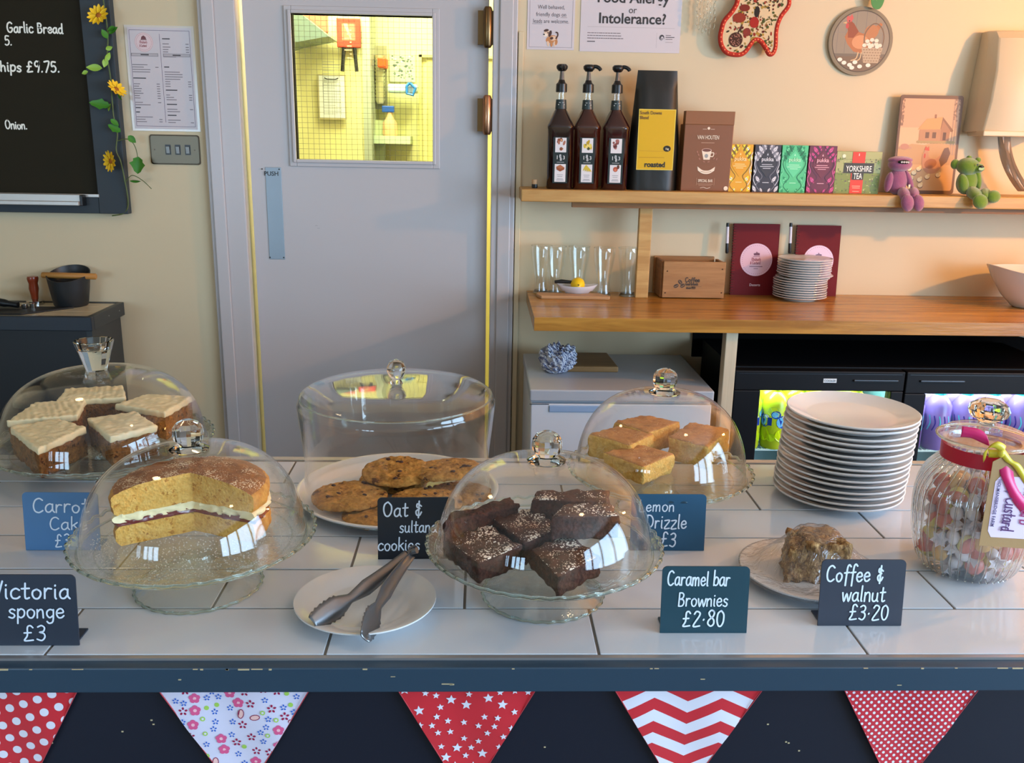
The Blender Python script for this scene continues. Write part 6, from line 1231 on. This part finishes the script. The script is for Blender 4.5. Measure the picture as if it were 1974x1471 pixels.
sign('dark sign reading Victoria sponge, cut off by the left edge of the photo', 153, 1245, .105, .082, 1, SD, [('Victoria', .12, .67, .24, 1.08), ('sponge', .29, .40, .215, .98), ('£3', .43, .08, .21, 1.15)], cut=-.105)
sign('light blue sign reading Carrot Cake between the two left domes', 50, 1061, .100, .081, 1, rgb(66, 116, 164), [('Carrot', .13, .66, .24, 1.12), ('Cake', .34, .36, .22, 1.15), ('£3', .40, .06, .22, .9)])
sign('black square-cornered sign reading Oat and sultana cookies, behind the tongs', 729, 1078, .103, .086, 1, rgb(18, 24, 34), [('Oat &', .07, .70, .23, .9), ('sultana', .28, .44, .19, .80), ('cookies', .0, .15, .20, .88)], rz=.03)
sign('blue sign reading Lemon Drizzle between the brownie and lemon domes', 1357, 1062, .104, .081, 1, rgb(34, 84, 116), [('Lemon', .10, .70, .20, .95), ('Drizzle', .20, .40, .235, .84), ('£3', .40, .08, .24, .92)], cut=-.104)
sign('dark teal sign reading Caramel bar Brownies', 1272, 1221, .1015, .081, -1, rgb(20, 62, 76), [('Caramel bar', .06, .72, .215, .655), ('Brownies', .19, .41, .20, .78), ('£2*80', .25, .11, .23, .90)])
sign('dark slate sign reading Coffee and walnut', 1576, 1207, .1005, .082, -1, rgb(46, 52, 66), [('Coffee &', .06, .68, .24, .78), ('walnut', .26, .38, .23, .80), ('£3*20', .36, .10, .22, .90)])
# ---- tongs on a side plate
TX, TY = -.135, 1.0
t = thing('tongs_plate', 'white side plate at the front of the counter holding the steel tongs', 'plate', (TX, TY, Z0)); B().lathe([(0, .002), (.046, .002), (.048, 0), (.052, 0), (.054, .003), (.080, .012), (.0845, .0145), (.0845, .0162), (.0825, .0162), (.060, .0092), (.054, .0062), (.050, .0058), (0, .0058)], 72).link('plate_body', PORC, t, smooth=45)
TM = pm('tongs_steel', rgb(132, 134, 138), .36, .9, bump=(30, .05)); hp = PZ(790, 1068, 1.034); t = thing('serving_tongs', 'stainless steel serving tongs with scalloped tips lying on the white side plate', 'tongs', (hp.x, hp.y, 1.034))
def arm(tx, ty, zt_, side):
    T = PZ(tx, ty, zt_)-Vector((hp.x, hp.y, 1.034)); Hh = Vector((side*.004, 0, 0)); d = (T-Hh); L = d.length; d.normalize(); up = Vector((0, 0, 1)); sd = d.cross(up).normalized(); nn = sd.cross(d).normalized()
    vs = []; fs = []; n = 60
    for i in range(n+1):
        u = i/n; c_ = Hh+d*L*u+sd*side*(.006*math.sin(PI*min(1, u*1.0)))
        hw = (.0055+.0045*u/.5) if u < .5 else (.010-.0045*(u-.5)/.16 if u < .66 else .0055+.0085*((u-.66)/.12 if u < .78 else 1-((u-.78)/.22)**3*.72))
        sc_ = .0011*math.sin(u*150) if u > .72 else 0
        for j in range(7):
            v = j/6*2-1; hh = hw+(sc_ if abs(v) == 1 else 0); vs.append(c_+nn*(v*hh*.82)+sd*side*(.004*(1-v*v))+sd*v*hh*.5)
    for i in range(n):
        for j in range(6): a = i*7+j; fs.append((a, a+1, a+8, a+7))
    o = B().add(vs, fs).link('arm', TM, t, smooth=80); sm = o.modifiers.new('thickness', 'SOLIDIFY'); sm.thickness = .0012; sm.offset = 0
arm(600, 1200, 1.020, -1); arm(704, 1228, 1.020, 1)
B().tube([(-.008, .002, -.006), (0, .006, 0), (.009, .002, .004)], .004, 10).link('hinge', TM, t, smooth=60); B().tube(crom([(.002, .004, .002), (.008, .012, .003), (.004, .018, .003), (-.002, .012, .002)], 4), .0012, 6).link('pull_ring', TM, t, smooth=60)
# ---- stack of dinner plates, back right
NPL = 15; pr = thing('dinner_plate', 'x', 'plate'); B().lathe([(0, .002), (.060, .002), (.062, 0), (.066, 0), (.068, .003), (.093, .0105), (.100, .0135), (.101, .0155), (.0995, .0165), (.091, .0130), (.071, .0065), (.066, .0056), (0, .0052)], 72).link('plate_body', PORC, pr, smooth=45)
od = order(NPL)
for i in range(NPL):
    o = pr if i == 0 else copy_tree(pr); o.location = (.578+.0008*i+random.uniform(-.001, .001), 1.371+random.uniform(-.001, .001), Z0+i*.0094); o['label'] = 'white plate beside the sweet jar, %s of its stack' % od[i]; o['group'] = 'white plates stacked on the counter'
    o.rotation_euler = (0, .012*min(1, i/6), random.uniform(0, 6))
# ---- coffee and walnut slice under cling film
WX, WY_ = .434, 1.083
t = thing('film_covered_plate', 'white side plate covered in cling film behind the Coffee sign', 'plate', (WX, WY_, Z0)); B().lathe([(0, .002), (.050, .002), (.052, 0), (.056, 0), (.058, .003), (.083, .011), (.0895, .0135), (.0895, .0155), (.087, .0155), (.064, .0085), (.058, .0062), (0, .0056)], 72).link('plate_body', PORC, t, smooth=45)
N = NT('walnut_cake_crumb'); v = N.coord((1, 1, .35)); n1 = N.noise(v, 150, 5, .75, 1.2); N.bsdf(N.ramp(n1, (.36, rgb(90, 54, 22)), (.5, rgb(156, 110, 58)), (.64, rgb(212, 170, 110))), .7, 0, N.bump(n1, 1, .004))
cz_ = Z0+.0062; t = thing('walnut_cake_slice', 'ragged slice of coffee and walnut cake under cling film', 'cake', (WX+.003, WY_+.008, cz_)); block('cake_body', [(-.040, -.028), (.034, -.036), (.044, .024), (-.022, .036)], 0, .046, [N.m], t, .006, freq=85, cuts=14, bev=.006, shrink=1.12)
block('nut_layer', [(-.020, -.034), (.036, -.036), (.030, .02), (-.010, .026)], .030, .055, [N.m], t, .005, freq=95, cuts=11, bev=.005)
N = NT('cling_film'); lw = N.n('ShaderNodeLayerWeight'); lw.inputs[0].default_value = .5; v = N.coord(); nb = N.bump(N.noise(N.coord((1, 1, .4)), 42, 4, .6, 1.5), 1.0, .006); N.put(lw.inputs['Normal'], nb)
a_ = N.n('ShaderNodeBsdfTransparent'); a_.inputs[0].default_value = (.97, .97, .98, 1); g_ = N.n('ShaderNodeBsdfGlossy'); g_.inputs['Roughness'].default_value = .10; N.put(g_.inputs['Normal'], nb); mx = N.n('ShaderNodeMixShader')
N.put(mx.inputs[0], N.math('MINIMUM', N.math('ADD', N.math('MULTIPLY', N.math('POWER', lw.outputs['Facing'], 2.2), .8), .08), .8)); N.t.links.new(a_.outputs[0], mx.inputs[1]); N.t.links.new(g_.outputs[0], mx.inputs[2]); N.t.links.new(mx.outputs[0], N.out.inputs[0])
b = B(); nr, na = 26, 72; rows = []
for i in range(nr+1):
    u = i/nr; r = .0915*u; row = []
    for j in range(na):
        a = 2*PI*j/na; x, y = r*math.cos(a), r*math.sin(a); dd = math.hypot((x-.006)/.048, (y-.006)/.040); z = .0175+.049*max(0, 1-max(0, dd-.55)/1.15)**1.25*(1 if u < .98 else .5)
        z += .0022*noise.noise(Vector((math.cos(a)*5, math.sin(a)*5, u*1.2)))*min(1, u*1.5)*(1-u*.3)
        if u > .97: z = .0160
        b.v.append((x, y, z))
b.v.append(None); b.v.pop()
for i in range(nr):
    for j in range(na): a, c_ = i*na+j, i*na+(j+1) % na; b.f.append((a, c_, c_+na, a+na))
k = len(b.v)
for zz, rr in ((.010, .0905), (.006, .075)):
    for j in range(na): a = 2*PI*j/na; b.v.append((rr*math.cos(a), rr*math.sin(a), zz))
for i in range(2):
    base = nr*na if i == 0 else k
    for j in range(na): b.f.append((base+j, base+(j+1) % na, k+i*na+(j+1) % na, k+i*na+j))
tag(b.link('cling_film', N.m, None, loc=(WX, WY_, Z0), smooth=80), 'clear wrinkled cling film stretched over the coffee and walnut cake', 'film')
# ---- sweet jar
JX, JY = .660, 1.118
JG = thin_glass('ribbed_jar_glass', (.94, .96, .965, 1), .10)
t = thing('sweet_jar', 'ribbed glass sweet jar with a red ribbon and tag, at the right edge', 'jar', (JX, JY, Z0))
def ribs(r, z, a): return (r*(1+.026*math.cos(34*a)*(1 if .012 < z < .150 and r > .03 else 0)), z)
B().lathe([(0, .006), (.040, .003), (.050, 0), (.056, .004), (.064, .020), (.0705, .05), (.0735, .085), (.0725, .112), (.066, .134), (.054, .150), (.0475, .156), (.0465, .174), (.0495, .178), (.0495, .181), (.0440, .181), (.0440, .156), (.051, .147), (.062, .132), (.0695, .112), (.0705, .085), (.0675, .05), (.061, .022), (.052, .008), (0, .010)], 180, fn=ribs).link('jar_body', JG, t, smooth=60)
ld = B().lathe([(0, .176), (.043, .176), (.044, .1815), (.057, .182), (.0585, .185), (.056, .188), (.050, .190), (.0465, .1945), (.034, .199), (.020, .202), (.012, .2035), (0, .2035)], 56).link('lid', thin_glass('jar_lid_glass', (.95, .965, .965, 1), .10), t, smooth=25)
B().tube([(.0575*math.cos(2*PI*i/72), .0575*math.sin(2*PI*i/72), .185) for i in range(72)], .0018, 8, closed=True).link('lid_rim', RIM, ld, smooth=80)
B().lathe([(0, .2036), (.010, .2037), (.009, .206), (.012, .209), (.0215, .214), (.0245, .222), (.0215, .230), (.012, .236), (0, .237)], 20, fn=lambda r, z, a: (r*(1+(.05*math.cos(10*a) if .206 < z < .231 else 0)), z)).link('knob', SG, ld, smooth=20)
b = B(); pf = crom([(.0565, .004), (.0655, .020), (.0722, .05), (.0752, .085), (.0742, .112), (.0676, .134), (.0556, .150), (.049, .156)], 4)
for i in range(40): b.tube([(r*math.cos(2*PI*i/40+.5*max(0, z-.11)*6), r*math.sin(2*PI*i/40+.5*max(0, z-.11)*6), z) for r, z in pf], .0013, 6)
b.link('glass_ribs', SG, t, smooth=80)['kind'] = 'stuff'
RB = pm('ribbon_red', rgb(196, 24, 50), .4, bump=(300, .1)); PK = pm('ribbon_pink', rgb(220, 36, 110), .38); YL = pm('ribbon_yellow', rgb(214, 194, 48), .4)
B().lathe([(.0505, .156), (.0507, .1755), (.0500, .1755), (.0498, .156)], 64).link('neck_ribbon', RB, t, smooth=40)
def ribbon(pts, w_, mat, nm, wv=(0, 0, 1)):
    pts = [Vector(p) for p in crom(pts, 6)]; vs = []; fs = []; wv = Vector(wv)
    for i, p in enumerate(pts):
        u = i/(len(pts)-1); ww = wv.copy(); ww.rotate(Matrix.Rotation(.5*math.sin(u*4), 3, 'Y')); vs += [p-ww*w_/2, p+Vector((0, -.0012, 0)), p+ww*w_/2]
    for i in range(len(pts)-1):
        for j in range(2): a = i*3+j; fs.append((a, a+1, a+4, a+3))
    o = B().add(vs, fs).link(nm, mat, t, smooth=80); s_ = o.modifiers.new('thickness', 'SOLIDIFY'); s_.thickness = .0005; return o
def J(px, py, dy): p = PY(px, py, JY-dy); return (p.x-JX, -dy, p.z-Z0)
ribbon([J(1853, 832, .052), J(1880, 836, .058), J(1905, 850, .064)], .014, PK, 'ribbon_tail'); ribbon([J(1938, 893, .071), J(1944, 925, .075), J(1962, 960, .076), J(1985, 985, .076)], .018, PK, 'ribbon_tail', (1, 0, .2))
ribbon([J(1898, 884, .062), J(1902, 866, .068), J(1918, 857, .072), J(1934, 866, .072), J(1930, 874, .070), J(1905, 874, .064)], .010, YL, 'bow_loop', (.2, 0, 1)); ribbon([J(1930, 868, .072), J(1945, 888, .074), J(1962, 900, .075), J(1985, 940, .074)], .010, YL, 'bow_tail', (.6, 0, .6))
B().ball(J(1930, 874, .071), (.0045, .004, .0055), 12, 8).link('knot', YL, t, smooth=80)
# tag
ta, tb, tc = J(1891, 882, .0745), J(1885, 1050, .0745), J(1974, 1055, .0745); L0 = tb[0]; wT = .078; tz0 = tb[2]; tz1 = ta[2]
KT = pm('kraft_card', rgb(170, 134, 88), .75, bump=(200, .2)); tg = bpy.data.objects.new('gift_tag', None); COL.objects.link(tg)
bpy.data.objects.remove(tg); pl_ = [(0, 0), (wT, -.003), (wT, tz1-tz0+.004), (.016, tz1-tz0+.004), (0, tz1-tz0-.006)]
tg = B().prism(pl_, 0, .0008, 'y').link('gift_tag', KT, t, loc=(L0, -.0770, tz0), rot=(-.04, .03, 0))
A = Art(); hh = (tz1-tz0); A.poly([(x, z) for x, z in [(.008, .020), (.013, .012), (wT-.002, .010), (wT-.002, hh*.79), (.012, hh*.79), (.007, hh*.73)]], rgb(228, 208, 232))
A2 = Art()
A.build('label_print', tg, loc=(0, -.0002, 0))
A = Art(); A.hand('Rhubarb', .014, .046, .018, .0018, rgb(150, 40, 100), .12, .0, .62); A.hand('& Custard', .016, .0235, .017, .0018, rgb(84, 36, 96), .12, .0, .62)
A.build('label_writing', tg, loc=(0, -.0012, hh*.79), rot=(0, PI/2, 0))
ftext('HOLMANSBRIDGE FARM', .0058, tg, (.0100, -.0014, hh*.76), rgb(90, 70, 110), .008, 'LEFT', rot=(PI/2, PI/2, 0), sx=.98)
# sweets in the jar
R_ = random.Random(9); SW = [pm('sweet_yellow', rgb(242, 216, 124), .35, Subsurface_Weight=.2, Subsurface_Radius=(.006, .004, .002)), pm('sweet_red', rgb(224, 122, 108), .35), pm('sweet_orange', rgb(242, 184, 112), .35), pm('sweet_wrapper', rgb(244, 228, 228), .2)]
pts = []; protos = []
def sweet(kind):
    t = thing('wrapped_sweet', 'x', 'sweet')
    if kind == 3:
        B().ball((0, 0, 0), (.0105, .0105, .008), 12, 8).link('sweet_body', SW[3], t, smooth=80)
        for s_ in (-1, 1): B().lathe([(0, 0), (.002, .001), (.0095, .010), (.009, .0102), (0, .002)], 12, fn=lambda r, z, a: (r*(1+.25*math.cos(6*a)), z)).link('twist', SW[3], t, smooth=60, rot=(0, s_*PI/2, 0), loc=(s_*.008, 0, 0))
    else:
        B().ball((0, 0, 0), (.0130, .0120, .0095), 16, 10).link('sweet_body', SW[kind], t, smooth=80)
        if kind == 0: B().ball((0, 0, -.0035), (.0132, .0122, .0068), 14, 8).link('sweet_half', SW[1], t, smooth=80)
    return t
n_ = 0; tries = 0; used = {}
LBL = {0: ('yellow and red boiled sweet in the ribbed jar', 'yellow and red sweets in the jar'), 1: ('red boiled sweet in the ribbed jar', 'red sweets in the jar'), 2: ('orange boiled sweet in the ribbed jar', 'orange sweets in the jar'), 3: ('sweet in a twisted pale clear wrapper in the ribbed jar', 'wrapped sweets in the jar')}
while n_ < 120 and tries < 30000:
    tries += 1; z = .0135+.118*R_.random(); rmax = (.047 if z < .03 else .0555) if z < .105 else .0555-(z-.105)*.6; a = R_.uniform(0, 2*PI); r = rmax*R_.random()**.4; p = Vector((r*math.cos(a), r*math.sin(a), z))
    if p.y > .025: continue
    if all((p-q).length > .0172 for q in pts):
        pts.append(p); k = R_.choice([0, 0, 0, 1, 2, 3, 3, 3]); o = sweet(k) if k not in used else copy_tree(used[k]); used.setdefault(k, o)
        o.location = (JX+p.x, JY+p.y, Z0+p.z); o.rotation_euler = (R_.uniform(0, 3), R_.uniform(0, 3), R_.uniform(0, 3)); tier = ['lower', 'middle', 'upper'][min(2, int((p.z-.0135)/.0394))]; side_ = 'left' if p.x < 0 else 'right'; o['label'] = LBL[k][0].replace('in the ribbed jar', 'in the %s third of the jar, %s side' % (tier, side_)); o['group'] = LBL[k][1]+', %s %s' % (tier, side_); n_ += 1
print('sweets', n_)
# ---------------------------------------------------------------- all lettering becomes mesh
dg = bpy.context.evaluated_depsgraph_get()
for o in [o for o in S.objects if o.type == 'FONT']:
    me = bpy.data.meshes.new_from_object(o.evaluated_get(dg)); me.name = 'lettering'; nm = o.name; n2 = bpy.data.objects.new('lettering', me); COL.objects.link(n2); n2.parent = o.parent; n2.location = o.location; n2.rotation_euler = o.rotation_euler; n2.scale = o.scale
    bpy.data.objects.remove(o)
